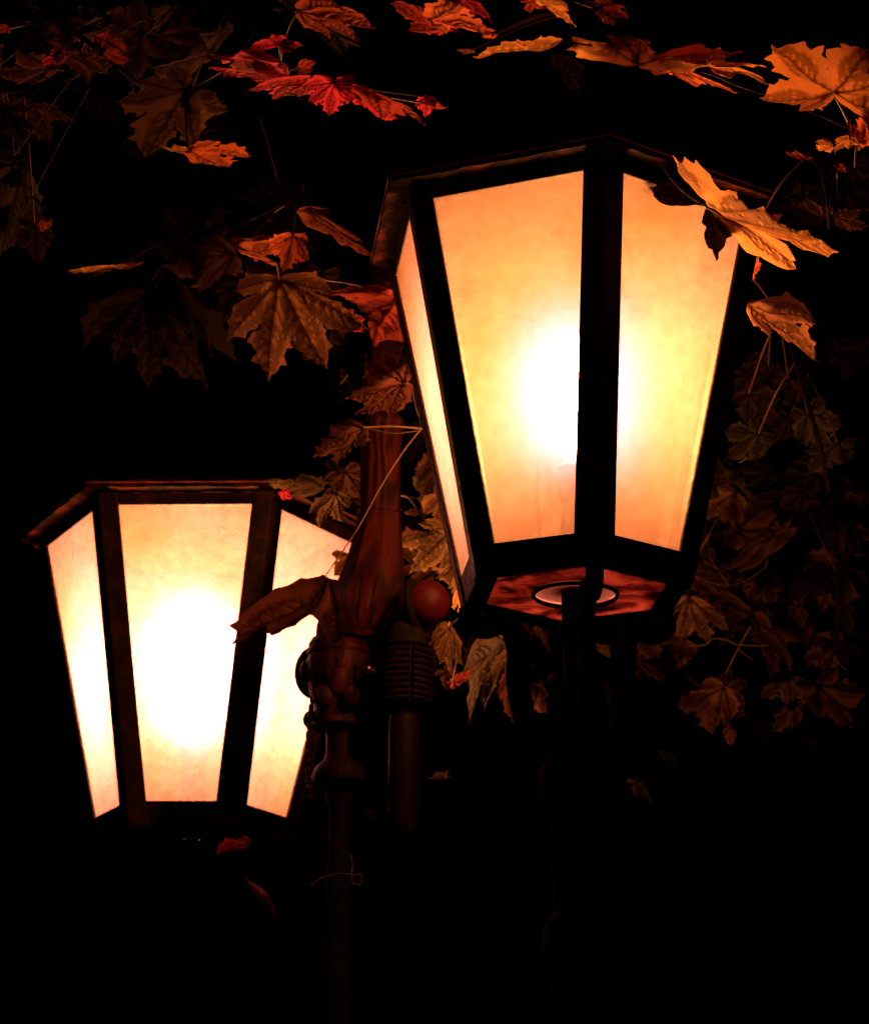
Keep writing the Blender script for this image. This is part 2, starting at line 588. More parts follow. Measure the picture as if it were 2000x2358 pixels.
    mb.lathe([(.045 * S, zp + .004), (.045 * S, .03 * S), (.048 * S, .05 * S), (.036 * S, .20 * S), (.050 * S, .22 * S), (.050 * S, .31 * S), (.030 * S, .335 * S)],
             28, (0, 0, z0))
    mb.build('bulb_socket', M_SOCK, root, smooth=True)
    mb = MB()
    prof = [(.024 * S, .33 * S), (.030 * S, .38 * S), (.044 * S, .44 * S), (.052 * S, .50 * S), (.054 * S, .56 * S), (.051 * S, .62 * S), (.042 * S, .68 * S), (.024 * S, .72 * S), (.008 * S, .74 * S)]
    mb.lathe(prof, 20, (0, 0, z0))
    mb.build('light_bulb', bulb, root, smooth=True)
    # stem: neck, collars, pole down to the ground
    zj = -.62 * S
    mb = MB()
    mb.lathe([(.040 * S, zp - .002), (.040 * S, -.16 * S), (.052 * S, -.175 * S), (.052 * S, -.20 * S), (.036 * S, -.22 * S), (.036 * S, -.34 * S),
              (.075 * S, -.40 * S), (.092 * S, -.47 * S), (.085 * S, -.56 * S), (.11 * S, -.60 * S), (.11 * S, -.66 * S), (.08 * S, -.70 * S), (.07 * S, -1.0 * S),
              (.10 * S, -1.04 * S), (.10 * S, -1.10 * S), (.075 * S, -1.14 * S), (.09 * S, -z0 + .9), (.14 * S, -z0 + .85), (.16 * S, -z0 + .2), (.26 * S, -z0 + .1), (.28 * S, -z0 + .001)],
             24, (0, 0, z0))
    mb.build('pole', M_IRON, root, smooth=True)
    # three scroll brackets from alternate corners to the stem
    for k in (0, 2, 4):
        a = yaw + math.radians(30 + 60 * k)
        dr = Vector((math.cos(a), math.sin(a), 0))
        prof = [(.335, -.08), (.33, -.13), (.285, -.145), (.235, -.135), (.195, -.16), (.175, -.23), (.178, -.32), (.16, -.42), (.11, -.52), (.075, -.60)]
        pts = catmull([dr * (r * S) + Vector((0, 0, z0 + z * S)) for r, z in prof], 6)
        mb = MB()
        # flat bar section
        tn = Vector((-dr.y, dr.x, 0))
        wv, th = .022 * S, .020 * S
        vs = []
        for i, p in enumerate(pts):
            t = (pts[min(i + 1, len(pts) - 1)] - pts[max(i - 1, 0)]).normalized()
            nn = tn.cross(t).normalized()
            f = 1 + .5 * math.sin(math.pi * i / (len(pts) - 1))
            for sx, sy in ((-1, -1), (1, -1), (1, 1), (-1, 1)):
                vs.append(p + tn * (sx * wv) + nn * (sy * th * f))
        fs = [[i * 4 + q, i * 4 + (q + 1) % 4, (i + 1) * 4 + (q + 1) % 4, (i + 1) * 4 + q] for i in range(len(pts) - 1) for q in range(4)]
        fs += [[3, 2, 1, 0], [len(vs) - 4, len(vs) - 3, len(vs) - 2, len(vs) - 1]]
        mb.add(vs, fs)
        # small outer curl below the corner
        cpts = catmull([dr * (r * S) + Vector((0, 0, z0 + z * S)) for r, z in
                        ((.34, -.10), (.325, -.19), (.29, -.235), (.25, -.225), (.245, -.19), (.27, -.18))], 5)
        mb.build('scroll_bracket', M_IRON, root, bevel=.001)
    return root


# geometry above is written about the lamp's own axis, origin on the ground under it
PR = CAM + Vector((.407, 7.429, 2.347)) * S
PL = CAM + Vector((-.841, 9.331, 2.012)) * S
street_lamp(PR, -1.988, 'upper right lit lantern, amber glass, black corner bar facing the viewer', 3, M_GLASS, M_BULB, M_PLATE, M_RING)
street_lamp(PL, -1.610, 'lower left lit lantern, brighter cream glass, flat pane facing the viewer', 5, M_GLASS2, M_BULB2, M_IRON, M_IRON)  # black plate and ring here stand in for an unlit underside

# ------------------------------------------------------------------ carved post between the lamps
YP = 8.4
kp = pxm(YP)
AX = P(768, 1250, YP)


def zpx(v, Y=YP): return P(768, v, Y).z


post = empty('carved_post', (AX.x, AX.y, 0), 'dark reddish carved wooden post with red ball between the two lanterns', 'post')


def prof_px(lst, Y=YP):       # (half width px, pixel row) bottom to top
    return [(w * pxm(Y), zpx(v, Y)) for w, v in sorted(lst, key=lambda t: -t[1])]


def lathe_px(name, lst, mat, seg=32, du=0.0, dY=0.0, smooth=True, rot=0.0, bevel=0.0):
    mb = MB()
    c = P(768 + du, 1250, YP + dY)
    mb.lathe(prof_px(lst, YP + dY), seg, (c.x - AX.x, c.y - AX.y, 0), rot=rot)
    return mb.build(name, mat, post, smooth=smooth, bevel=bevel)


lathe_px('shaft', [(44, 1046), (44, 1020), (43, 960), (44, 900), (46, 872), (50, 864), (50, 856), (37, 850), (33, 780), (30, 640), (28, 480)], M_WOOD, 8, smooth=False, rot=.25, bevel=.003)
mb = MB()
vs = []
fl = [(60, 1302, -66), (74, 1272, -50), (78, 1240, -30), (74, 1205, -20), (64, 1160, -11), (56, 1120, -6), (49, 1080, -2), (46, 1050, 0), (46, 1047, 0)]
fl = catmull([Vector(q) for q in fl], 3)
for w_, v_, du_ in fl:
    for i in range(8):
        a = .25 + 2 * math.pi * i / 8
        vs.append(Vector((du_ * kp + w_ * kp * math.cos(a), w_ * kp * math.sin(a), zpx(v_))))
mb.add(vs, [[(j + 1) * 8 + i, (j + 1) * 8 + (i + 1) % 8, j * 8 + (i + 1) % 8, j * 8 + i] for j in range(len(fl) - 1) for i in range(8)] + [list(range(8)), [len(vs) - 8 + i for i in range(8)][::-1]])
mb.build('flared_base', M_WOOD, post, bevel=.004)
lathe_px('bulged_collar', [(50, 1482), (54, 1478), (54, 1466), (46, 1462), (48, 1440), (60, 1405), (66, 1370), (66, 1345), (62, 1335), (65, 1330), (64, 1322), (60, 1318), (62, 1312), (58, 1305), (56, 1301)], M_WOOD, 32, du=-78, dY=.02)
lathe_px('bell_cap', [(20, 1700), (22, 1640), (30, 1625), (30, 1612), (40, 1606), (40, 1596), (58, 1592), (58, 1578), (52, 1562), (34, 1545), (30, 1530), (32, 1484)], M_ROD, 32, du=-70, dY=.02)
lathe_px('lower_pole', [(30, 2600), (24, 1780), (22, 1760), (22, 1702)], M_IRON, 20, du=-70, dY=.02)  # darker paint than the shaft above, standing in for the dim light down here
mb = MB()
c = P(698, 1700, YP + .02)
mb.lathe([(.05, 0.001), (.05, .05), (.03, .10), (.02, .14), (.014, zpx(2600))], 16, (c.x - AX.x, c.y - AX.y, 0))
mb.build('post_foot', M_IRON, post, smooth=True)


def pl(u, v, Y): 
    q = P(u, v, Y)
    return Vector((q.x - AX.x, q.y - AX.y, q.z))


# large scroll leaf carvings on the bulge
mb = MB()
mb.sphere(pl(640, 1366, YP + .05), 1, 24, 16, (42 * kp, 22 * kp, 56 * kp))
mb.build('carved_scroll', M_BALL, post, smooth=True)
mb = MB()
mb.torus(pl(640, 1366, YP + .02), 26 * kp, 7 * kp, (0.35, -1, 0.1), 28, 8)
mb.sphere(pl(640, 1366, YP + .01), 13 * kp, 14, 10)
mb.build('scroll_rim', M_WOOD, post, smooth=True)
mb = MB()
mb.sphere(pl(632, 1462, YP + .03), 17 * kp, 16, 12, (1, 1, 1.15))
mb.build('small_knob', M_WOOD, post, smooth=True)
for i, (u, v, w) in enumerate([(684, 1378, 26), (656, 1415, 20), (712, 1412, 20), (690, 1348, 16)]):
    mb = MB()
    mb.sphere(pl(u, v, YP - .07), 1, 16, 12, (w * kp, 12 * kp, w * 1.25 * kp))
    mb.build('carved_petal', M_WOOD, post, smooth=True)
# twisted cord of beads down the left flank
for i in range(17):
    t = i / 16
    u = 652 - 18 * math.sin(t * 2.6) - 18 * t + (6 * t * t)
    v = 1330 + 290 * t
    mb = MB()
    mb.sphere(pl(u, v, YP - .02), 5.5 * kp, 10, 8, (1, 1, 1.9))
    mb.build('cord_bead', M_WOOD, post, smooth=True)
# red ball with strap, in front on the right
YB = YP - .13
kb = pxm(YB)
mb = MB()
mb.sphere(pl(868, 1225, YB), 46 * kb, 32, 22, (.98, .98, 1.04))
mb.build('red_ball', M_BALL, post, smooth=True)
mb = MB()
mb.torus(pl(845, 1232, YB), 50 * kb, 9 * kb, (1, -.35, 0.12), 32, 8)
mb.build('ball_strap', M_IRON, post, smooth=True)
mb = MB()
mb.lathe([(34 * kb, zpx(1322, YB)), (44 * kb, zpx(1312, YB)), (38 * kb, zpx(1290, YB)), (26 * kb, zpx(1265, YB))], 24, (pl(824, 1300, YB).x, pl(824, 1300, YB).y, 0))
mb.build('ball_seat', M_IRON, post, smooth=True)
# ribbed collar: nine rounded rings with a slit at the front
cc = pl(824, 1375, YB)
rings = []
for i in range(9):
    v = 1328 + i * 12.6
    rings += [(50, v - 6.3), (54.5, v - 4), (56, v), (54.5, v + 4), (50, v + 6.3)]
prof = [(w * kb * (0.90 if i < 2 or i > len(rings) - 3 else 1), zpx(v, YB)) for i, (w, v) in enumerate(rings)][::-1]
mb = MB()
n = 44
a0 = math.atan2(cc.y * 0 - 1, .22)
vs, fs = [], []
gap = .075
for r, z in prof:
    for i in range(n + 1):
        a = a0 + gap + (2 * math.pi - 2 * gap) * i / n
        vs.append(Vector((cc.x + r * math.cos(a), cc.y + r * math.sin(a), z)))
for j in range(len(prof) - 1):
    for i in range(n):
        fs.append([j * (n + 1) + i, j * (n + 1) + i + 1, (j + 1) * (n + 1) + i + 1, (j + 1) * (n + 1) + i])
mb.add(vs, fs)
mb.build('ribbed_collar', M_ROD, post, smooth=True)
mb = MB()
mb.lathe([(46 * kb, zpx(1434, YB)), (46 * kb, zpx(1322, YB))], 28, (cc.x, cc.y, 0))
mb.build('collar_core', M_IRON, post)
mb = MB()
mb.lathe([(6 * kb, zpx(1702, YB)), (22 * kb, zpx(1696, YB)), (29 * kb, zpx(1680, YB)), (29 * kb, zpx(1660, YB)), (30 * kb, zpx(1560, YB)), (31 * kb, zpx(1470, YB)), (27 * kb, zpx(1452, YB)), (10 * kb, zpx(1437, YB))],
         28, (pl(820, 1500, YB).x, pl(820, 1500, YB).y, 0))
mb.build('hanging_rod', M_ROD, post, smooth=True)
mb = MB()
mb.lathe([(17 * kb, -.004), (21 * kb, 0), (21 * kb, .006), (9 * kb, .008), (9 * kb, .016)], 20, pl(764, 1367, YB + .02), axis=(-1, -.25, 0))
mb.build('clamp_bolt', M_ROD, post, smooth=True)
mb = MB()
mb.lathe([(6 * kb, 0), (6 * kb, .012), (3 * kb, .014)], 6, pl(757, 1364, YB - .02), axis=(-.6, -1, 0.1))
mb.build('bolt_nut', M_BRASS, post)
mb = MB()
mb.prism([pl(720, 1350, YB + .1), pl(780, 1350, YB + .1), pl(780, 1382, YB + .1), pl(720, 1382, YB + .1)],
         [pl(720, 1350, YB + .05), pl(780, 1350, YB + .05), pl(780, 1382, YB + .05), pl(720, 1382, YB + .05)])
mb.build('side_clamp', M_IRON, post, bevel=.002)
mb = MB()
mb.prism([pl(740, 1645, YB + .1), pl(815, 1645, YB + .1), pl(815, 1665, YB + .1), pl(740, 1665, YB + .1)],
         [pl(740, 1645, YB + .05), pl(815, 1645, YB + .05), pl(815, 1665, YB + .05), pl(740, 1665, YB + .05)])
mb.build('side_clamp', M_IRON, post, bevel=.002)
# curled wire hook at the foot of the ornament
mb = MB()
hk = [P(630, 1800, YP - .1), P(652, 1783, YP - .1), P(682, 1775, YP - .1), P(712, 1777, YP - .1)]
hk += [P(725 + 11 * math.cos(a), 1787 + 11 * math.sin(a), YP - .1) for a in np.linspace(-2.2, 4.0, 14)]
mb.tube([q - Vector((AX.x, AX.y, 0)) for q in hk], 1.7 * kp, 6)
mb.tube([q - Vector((AX.x, AX.y, 0)) for q in (P(712, 1777, YP - .1), P(716, 1760, YP - .05), P(712, 1735, YP))], 1.7 * kp, 6)
mb.build('wire_hook', M_BRASS, post, smooth=True)

# ------------------------------------------------------------------ maple leaves
DEF_LOBES = [(-104, .60), (-52, .90), (0, 1.03), (52, .90), (104, .60)]


def leaf_outline(lobes, rnd):
    """lobes: list of 2-D vectors (base at the origin); returns polygon and vein polylines"""
    lobes = sorted(lobes, key=lambda v: -math.atan2(v[0], v[1]) * -1)
    n = len(lobes)
    ang = [math.atan2(v[0], v[1]) for v in lobes]
    ln = [math.hypot(*v) for v in lobes]
    poly = []

    def pt(a, r): return (r * math.sin(a), r * math.cos(a))

    def side(i, sgn, gap):
        """points from inside to tip on one side of lobe i"""
        l = ln[i]
        hw = min(.36, .66 * math.tan(min(gap, 1.0) * .5)) * l * rnd.uniform(.92, 1.08)
        d = (math.sin(ang[i]), math.cos(ang[i]))
        p = (math.cos(ang[i]) * sgn, -math.sin(ang[i]) * sgn)
        raw = [(.54, .90), (.64, 1.12), (.665, .84), (.74, .70), (.815, .80), (.835, .50), (.90, .30), (.93, .12), (1.0, 0)]
        out = []
        for t, w in raw:
            t += rnd.uniform(-.012, .012)
            if w: w *= rnd.uniform(.88, 1.12)
            out.append((d[0] * l * t + p[0] * hw * w, d[1] * l * t + p[1] * hw * w))
        return out
    for i in range(n):
        gl = abs(ang[i] - ang[i - 1]) if i > 0 else .8
        gr = abs(ang[i + 1] - ang[i]) if i < n - 1 else .8
        left = side(i, -1, gl)
        right = side(i, 1, gr)
        if i == 0:
            l = ln[0]
            poly.append((0, 0))
            a = ang[0] - .55
            poly.append(pt(ang[0] - .95, l * .15)); poly.append(pt(a, l * .40))
        poly += left
        poly += right[:-1][::-1]
        if i < n - 1:
            am = (ang[i] + ang[i + 1]) / 2
            r = .58 * min(ln[i], ln[i + 1]) * (1 + .2 * max(0, .8 - gr))
            poly.append(pt(am - .03, r * 1.05)); poly.append(pt(am + .03, r))
        else:
            l = ln[i]
            poly.append(pt(ang[i] + .55, l * .36)); poly.append(pt(ang[i] + .95, l * .13))
    veins = []
    for i in range(n):
        d = Vector((math.sin(ang[i]), math.cos(ang[i])))
        p = Vector((d.y, -d.x))
        bend = rnd.uniform(-.03, .03)
        mid = [d * (ln[i] * t) + p * (bend * ln[i] * math.sin(math.pi * t)) for t in np.linspace(.02, .96, 26)]
        veins.append((0, mid))
        for k, t in enumerate(np.arange(.26, .9, .105)):
            for sgn in (-1, 1):
                tt = t + (0.04 if sgn > 0 else 0) + rnd.uniform(-.012, .012)
                o = d * (ln[i] * tt) + p * (bend * ln[i] * math.sin(math.pi * tt))
                L_ = ln[i] * (.30 * (1 - tt) + .10)
                pts = []
                for s in np.linspace(0, 1, 9):
                    an = math.radians(48 - 20 * s) * sgn
                    c_, s_ = math.cos(an), math.sin(an)
                    dd = d * c_ + p * s_
                    pts.append(o + dd * (L_ * s))
                veins.append((1, pts))
    return poly, veins


def refine(poly, step):
    out = []
    n = len(poly)
    for i in range(n):
        a, b = Vector(poly[i]), Vector(poly[(i + 1) % n])
        l = (b - a).length
        k = max(1, int(l / step))
        nn = Vector((b.y - a.y, a.x - b.x)) / (l + 1e-9)
        for j in range(k):
            t = j / k
            out.append(a.lerp(b, t) + nn * (-.06 * l * math.sin(math.pi * t)))
    return out


def inside(pts, poly):
    x, y = pts[:, 0], pts[:, 1]
    c = np.zeros(len(pts), bool)
    px, py = poly[:, 0], poly[:, 1]
    j = len(poly) - 1
    for i in range(len(poly)):
        cond = ((py[i] > y) != (py[j] > y)) & (x < (px[j] - px[i]) * (y - py[i]) / (py[j] - py[i] + 1e-12) + px[i])
        c ^= cond
        j = i
    return c


def segdist(pts, segs):
    d = np.full(len(pts), 9.0)
    for a, b in segs:
        a = np.array(a); b = np.array(b); ab = b - a
        t = np.clip(((pts - a) @ ab) / (ab @ ab + 1e-12), 0, 1)
        q = a + t[:, None] * ab
        d = np.minimum(d, np.hypot(*(pts - q).T))
    return d


def leaf_template(lobes, seed, step=.045, outline=None):
    rnd = random.Random(seed)
    poly, veins = leaf_outline(lobes, rnd)
    if outline is not None: poly = outline
    R_ = max(math.hypot(*v) for v in lobes)
    rp = refine(poly, step * .9)
    arr = np.array([tuple(v) for v in rp])
    pts = [Vector(v) for v in rp]
    edges = [(i, (i + 1) % len(rp)) for i in range(len(rp))]
    segs0, segs1 = [], []
    for kind, pl_ in veins:
        q = np.array([tuple(v) for v in pl_])
        ok = inside(q, arr)
        # stop at first outside point
        m_ = len(q) if ok.all() else int(np.argmin(ok))
        if m_ < 2: continue
        b = len(pts)
        pts += [Vector(v) for v in q[:m_]]
        edges += [(b + i, b + i + 1) for i in range(m_ - 1)]
        (segs0 if kind == 0 else segs1).extend([(q[i], q[i + 1]) for i in range(m_ - 1)])
    lo, hi = arr.min(0), arr.max(0)
    gx, gy = np.meshgrid(np.arange(lo[0], hi[0], step), np.arange(lo[1], hi[1], step * .87))
    gx = gx + (np.arange(gx.shape[0]) % 2)[:, None] * step / 2
    gpts = np.stack([gx.ravel(), gy.ravel()], 1) + rng.uniform(-.2, .2, (gx.size, 2)) * step
    gpts = gpts[inside(gpts, arr)]
    dd = np.minimum(segdist(gpts, segs0 + segs1), segdist(gpts, [(rp[i], rp[(i + 1) % len(rp)]) for i in range(len(rp))]))
    gpts = gpts[dd > step * .38]
    pts += [Vector(v) for v in gpts]
    V, E_, F, _, _, _ = delaunay_2d_cdt([Vector((p[0], p[1])) for p in pts], edges, [], 0, 1e-5)
    V = np.array([tuple(v) for v in V])
    F = [f for f in F]
    cen = np.array([V[list(f)].mean(0) for f in F])
    keep = inside(cen, arr)
    F = [list(f) for f, k in zip(F, keep) if k]
    used = sorted({i for f in F for i in f})
    mp_ = {o: i for i, o in enumerate(used)}
    V = V[used]
    F = [[mp_[i] for i in f] for f in F]
    d0 = segdist(V, segs0) if segs0 else np.full(len(V), 9.)
    d1 = segdist(V, segs1) if segs1 else np.full(len(V), 9.)
    rad = np.hypot(V[:, 0], V[:, 1]) / R_
    vein = np.clip(np.where(d0 < .004, 1.0 - .25 * rad, 0) + np.where(d1 < .004, .62, 0), 0, 1)
    return V, F, vein, d0, d1


BULBS = [(PR + Vector((0, 0, .56 * S)), 1.0), (PL + Vector((0, 0, .56 * S)), 1.7)]


def make_leaf(branch, base, T, Sv, Y, color, lobes=None, flip='lit', droop=.10, fold=.0, wave=.04, puck=.016, seed=0, name='leaf', step=.045, outline=None, face=None):
    """base, T (base->middle lobe tip), Sv (sideways, same true length as T) in photograph pixels at depth Y.
    The out-of-plane parts follow from |T| = |S| and T perpendicular to S."""
    k = pxm(Y)
    tx, ty = T; sx, sy = Sv
    # solve |T|^2+tz^2 = |S|^2+sz^2 = L2 ; T.S + tz*sz = 0
    p = tx * sx + ty * sy
    a2, b2 = tx * tx + ty * ty, sx * sx + sy * sy
    L2 = ((a2 + b2) + math.sqrt((a2 - b2) ** 2 + 4 * p * p)) / 2
    tz = math.sqrt(max(L2 - a2, 0)); sz = math.sqrt(max(L2 - b2, 0))
    if p > 0: sz = -sz
    ray = (P(base[0], base[1], Y) - CAM).normalized()
    if flip in ('lit', 'dim'):
        # of the two mirror poses that look alike, take the one whose visible face gets more (or less) lamp light
        def score(fl):
            e1 = RIGHT * tx - UP * ty + ray * tz * fl
            e2 = RIGHT * sx - UP * sy + ray * sz * fl
            nn = e2.cross(e1).normalized()
            if nn.dot(ray) > 0: nn = -nn
            tot = 0
            for b, w in BULBS:
                d = b - P(base[0], base[1], Y)
                dt = nn.dot(d.normalized())
                tot += w * (max(0, dt) + .6 * max(0, -dt)) / d.length_squared
            return tot
        better = 1 if score(1) >= score(-1) else -1
        flip = better if flip == 'lit' else -better
    tz *= flip; sz *= flip
    def v3(x, y, z): return RIGHT * x - UP * y + ray * z
    Lp = math.sqrt(L2)
    ey = v3(tx, ty, tz).normalized()
    ex = v3(sx, sy, sz).normalized()
    ex = (ex - ey * ex.dot(ey)).normalized()
    ez = ex.cross(ey)
    if face is not None:
        # blade turned towards the nearer lamp by the given share
        B3 = P(base[0], base[1], Y)
        lamp = min((b for b, w in BULBS), key=lambda b: (b - B3).length)
        nn = ((lamp - B3).normalized() * face - ray * (1 - face)).normalized()
        def onp(x, y):
            q = RIGHT * x - UP * y
            return q - ray * (q.dot(nn) / ray.dot(nn))
        if lobes is None:
            r_ = random.Random(seed)
            lobes = []
            for a, l in DEF_LOBES:
                u_, w_ = math.sin(math.radians(a + r_.uniform(-6, 6))) * l * r_.uniform(.9, 1.08), math.cos(math.radians(a)) * l * r_.uniform(.92, 1.05)
                lobes.append((sx * u_ + tx * w_, sy * u_ + ty * w_))
        if onp(tx, ty).cross(onp(sx, sy)).dot(nn) > 0: hand = 1
        else: hand = -1
        ey = onp(tx, ty); Lp = ey.length; ey = ey.normalized()
        ez = nn * -hand
        ex = ey.cross(ez)
        def to2(x, y):
            q = onp(x, y)
            return (q.dot(ex) / Lp, q.dot(ey) / Lp)
    if face is not None:
        lb = [to2(*q) for q in lobes]
    elif lobes is None:
        r_ = random.Random(seed)
        lb = [(math.sin(math.radians(a + r_.uniform(-6, 6))) * l * r_.uniform(.9, 1.08), math.cos(math.radians(a)) * l * r_.uniform(.92, 1.05)) for a, l in DEF_LOBES]
    else:
        det = tx * sy - ty * sx
        lb = []
        for (x, y) in lobes:
            lt = (x * sy - y * sx) / det
            ls = (tx * y - ty * x) / det
            lb.append((ls, lt))
    if outline is not None and face is not None:
        outline = [to2(x_ - base[0], y_ - base[1]) for x_, y_ in outline]
    elif outline is not None:
        det = tx * sy - ty * sx
        outline = [(((x_ - base[0]) * sy - (y_ - base[1]) * sx) / det, (tx * (y_ - base[1]) - ty * (x_ - base[0])) / det) for x_, y_ in outline]
        outline = [(q[1], q[0]) for q in outline]
    V, F, vein, d0, d1 = leaf_template(lb, seed, step, outline)
    rr = random.Random(seed + 99)
    x, y = V[:, 0], V[:, 1]
    r = np.hypot(x, y)
    puck *= 1.5
    z = puck * (1 - np.exp(-(np.minimum(d0, 9) / .06) ** 2)) * 1.6 + puck * (1 - np.exp(-(d1 / .045) ** 2))
    z = z - 2.0 * puck * (1 - np.exp(-(r / .12) ** 2))
    z = z - droop * r ** 2 + fold * np.abs(x)
    ph = [rr.uniform(0, 6.28) for _ in range(6)]
    z = z + wave * r * (np.sin(3.1 * x + ph[0] + 2 * y) + .7 * np.sin(5.3 * y + ph[1]) + .45 * np.sin(9 * x + ph[2]) + .3 * np.sin(13 * y + 7 * x + ph[3]))
    z = z + .004 * (np.sin(31 * x + ph[4]) * np.sin(27 * y + ph[5]))
    z = z * (Lp * k)
    co = np.stack([x * Lp * k, y * Lp * k, z], 1)
    me = bpy.data.meshes.new(name)
    me.from_pydata(co.tolist(), [], F)
    me.polygons.foreach_set('use_smooth', [True] * len(F))
    at = me.attributes.new('vein', 'FLOAT', 'POINT')
    at.data.foreach_set('value', vein.astype(np.float32))
    me.materials.append(M_LEAF)
    me.update()
    o = bpy.data.objects.new(name, me)
    COL.objects.link(o)
    o.parent = branch
    Bp = P(base[0], base[1], Y)
    mw = Matrix.Identity(4)
    for i in range(3):
        mw[i][0], mw[i][1], mw[i][2] = ex[i], ey[i], ez[i]
        mw[i][3] = Bp[i] - branch.location[i]
    o.matrix_basis = mw
    o.color = (color[0], color[1], color[2], 1)
    sol = None
    return o, Bp, ey, Lp * k


def tube_obj(name, pts, r, mat, parent, world=True, taper=1.0, n=6, seg=6):
    off = parent.matrix_basis.translation if parent is not None else Vector()
    q = catmull([p - off for p in pts], n) if len(pts) > 2 else [Vector(p) - off for p in pts]
    rs = [r * (1 + (taper - 1) * i / (len(q) - 1)) for i in range(len(q))]
    mb = MB()
    mb.tube(q, rs, seg)
    return mb.build(name, mat, parent, smooth=True)


# colours of the leaf skins; the dark ones also carry the dimness of shaded leaves
RED = (.68, .052, .13)
RED2 = (.48, .075, .055)
ORG = (.95, .45, .15)
ORR = (.90, .22, .08)
TAN = (.27, .14, .075)
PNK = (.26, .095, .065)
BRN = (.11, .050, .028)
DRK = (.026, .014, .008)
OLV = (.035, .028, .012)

BRANCHES = {}
SHIFT = {'B': -1.45, 'C': -1.4, 'D': -.75, 'E': .38, 'L': .9, 'A': -1.6}


def branch(key, label, limbs, Y):
    """limbs: list of (radius_px, mat, [(u, v, Y)...])"""
    limbs = [(r_, m_, [(a, b, c_ + SHIFT.get(key, 0)) for a, b, c_ in pp]) for r_, m_, pp in limbs]
    first = limbs[0][2][0]
    root = empty('maple_branch', P(*first), label, 'branch', 'maple branches round the lanterns')
    nodes = []
    for r, mat, pts in limbs:
        w3 = [P(*p) for p in pts]
        tube_obj('twig' if r < 4 else 'limb', w3, r * pxm(pts[0][2]), mat, root, taper=.7)
        nodes += catmull(w3, 6) if len(w3) > 2 else [w3[0].lerp(w3[1], i / 8) for i in range(9)]
    BRANCHES[key] = (root, nodes)
    return root


def leaf(key, base, T, Sv, Y, color, stalk=None, link=True, **kw):
    root, nodes = BRANCHES[key]
    if max(color) < .45: color = tuple(c_ * (.50 if key in 'LJF' else .30 if key == 'K' else .38) for c_ in color)  # per-branch scale: how dim the leaves look is put into their colour
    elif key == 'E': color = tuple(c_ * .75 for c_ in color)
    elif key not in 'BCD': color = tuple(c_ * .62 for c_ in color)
    Y += SHIFT.get(key, 0)
    if stalk is not None: stalk = [(a, b, c_ + SHIFT.get(key, 0)) for a, b, c_ in stalk]
    leaf.n += 1
    kw.setdefault('seed', leaf.n * 13 + 5)
    if key == 'E' and max(color) > .4: kw.setdefault('face', .55)
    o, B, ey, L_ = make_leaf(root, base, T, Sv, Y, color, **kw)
    # stalk from the leaf base to the nearest limb
    sr_ = random.Random(leaf.n)
    if stalk is not None:
        pts = [B] + [P(*q) for q in stalk]
    else:
        e = B - ey * (L_ * .35) + Vector((0, 0, L_ * .12)) + Vector((sr_.uniform(-.1, .1), sr_.uniform(-.1, .1), 0)) * L_
        pts = [B, B.lerp(e, .5) + Vector((0, 0, -.03 * L_)), e]
        if link and nodes:
            q = min(nodes, key=lambda n_: (n_ - e).length)
            if (q - B).length < .22:
                pts = [B, B.lerp(q, .5) + Vector((0, 0, .008)), q]
        if not link: pts = [B]
    if len(pts) > 1:
        inv = o.matrix_basis.inverted()
        mb = MB()
        pp = catmull([inv @ (p - root.location) for p in pts], 6) if len(pts) > 2 else [inv @ (p - root.location) for p in pts]
        n_ = len(pp)
        mb.tube(pp, [.0011 + .0004 * i / n_ for i in range(n_)], 6)
        mb.build('stalk', M_STALK, o, smooth=True)
    return o


leaf.n = 0

# --- A: dark branch, upper left corner
branch('A', 'dim brown maple branch in the upper left corner with a dark slanting limb', [
    (7, M_LIMB, [(-60, -90, 8.6), (35, 0, 8.5), (100, 45, 8.4), (165, 75, 8.3), (240, 135, 8.3), (332, 213, 8.4)]),
    (2.0, M_BARK, [(0, 189, 8.7), (70, 182, 8.6), (140, 161, 8.5), (217, 126, 8.4), (285, 78, 8.4), (336, 31, 8.3), (370, -30, 8.3)]),
    (1.3, M_BARK, [(28, 317, 8.4), (85, 240, 8.4), (140, 168, 8.35), (190, 120, 8.3), (238, 80, 8.3)]),
    (1.2, M_BARK, [(45, 441, 8.5), (90, 350, 8.45), (182, 178, 8.4)]),
    (1.3, M_BARK, [(245, 68, 8.3), (280, 45, 8.3), (318, 33, 8.3)]),
    (1.3, M_BARK, [(-10, 140, 8.6), (40, 100, 8.6)]),
    (1.3, M_BARK, [(240, 60, 8.6), (290, 0, 8.6)]),
    (1.0, M_BARK, [(416, -3, 8.7), (470, 26, 8.7), (521, 54, 8.7)]),
    (1.1, M_BARK, [(271, 90, 8.4), (271, 150, 8.4), (272, 225, 8.45)]),
    (1.1, M_BARK, [(195, 70, 8.3), (230, 72, 8.3), (243, 80, 8.3)]),
], 8.4)
leaf('A', (150, 66), (-150, -48), (70, -55), 8.3, BRN, lobes=[(-60, -75), (-150, -48), (-155, -12), (30, -70), (95, -25)], flip=-1)
leaf('A', (150, 66), (60, -30), (8, 40), 8.35, PNK, droop=.2)
leaf('A', (15, 58), (-40, -6), (0, -14), 8.2, RED2)
leaf('A', (133, 113), (-56, 10), (-12, -30), 8.2, RED, lobes=[(-56, 12), (-30, -22), (-22, 22)])
leaf('A', (205, 105), (60, 26), (10, -24), 8.2, RED2, lobes=[(62, 26), (30, -26), (0, -40), (16, 24)])
leaf('A', (205, 110), (-50, 8), (8, 22), 8.2, PNK)
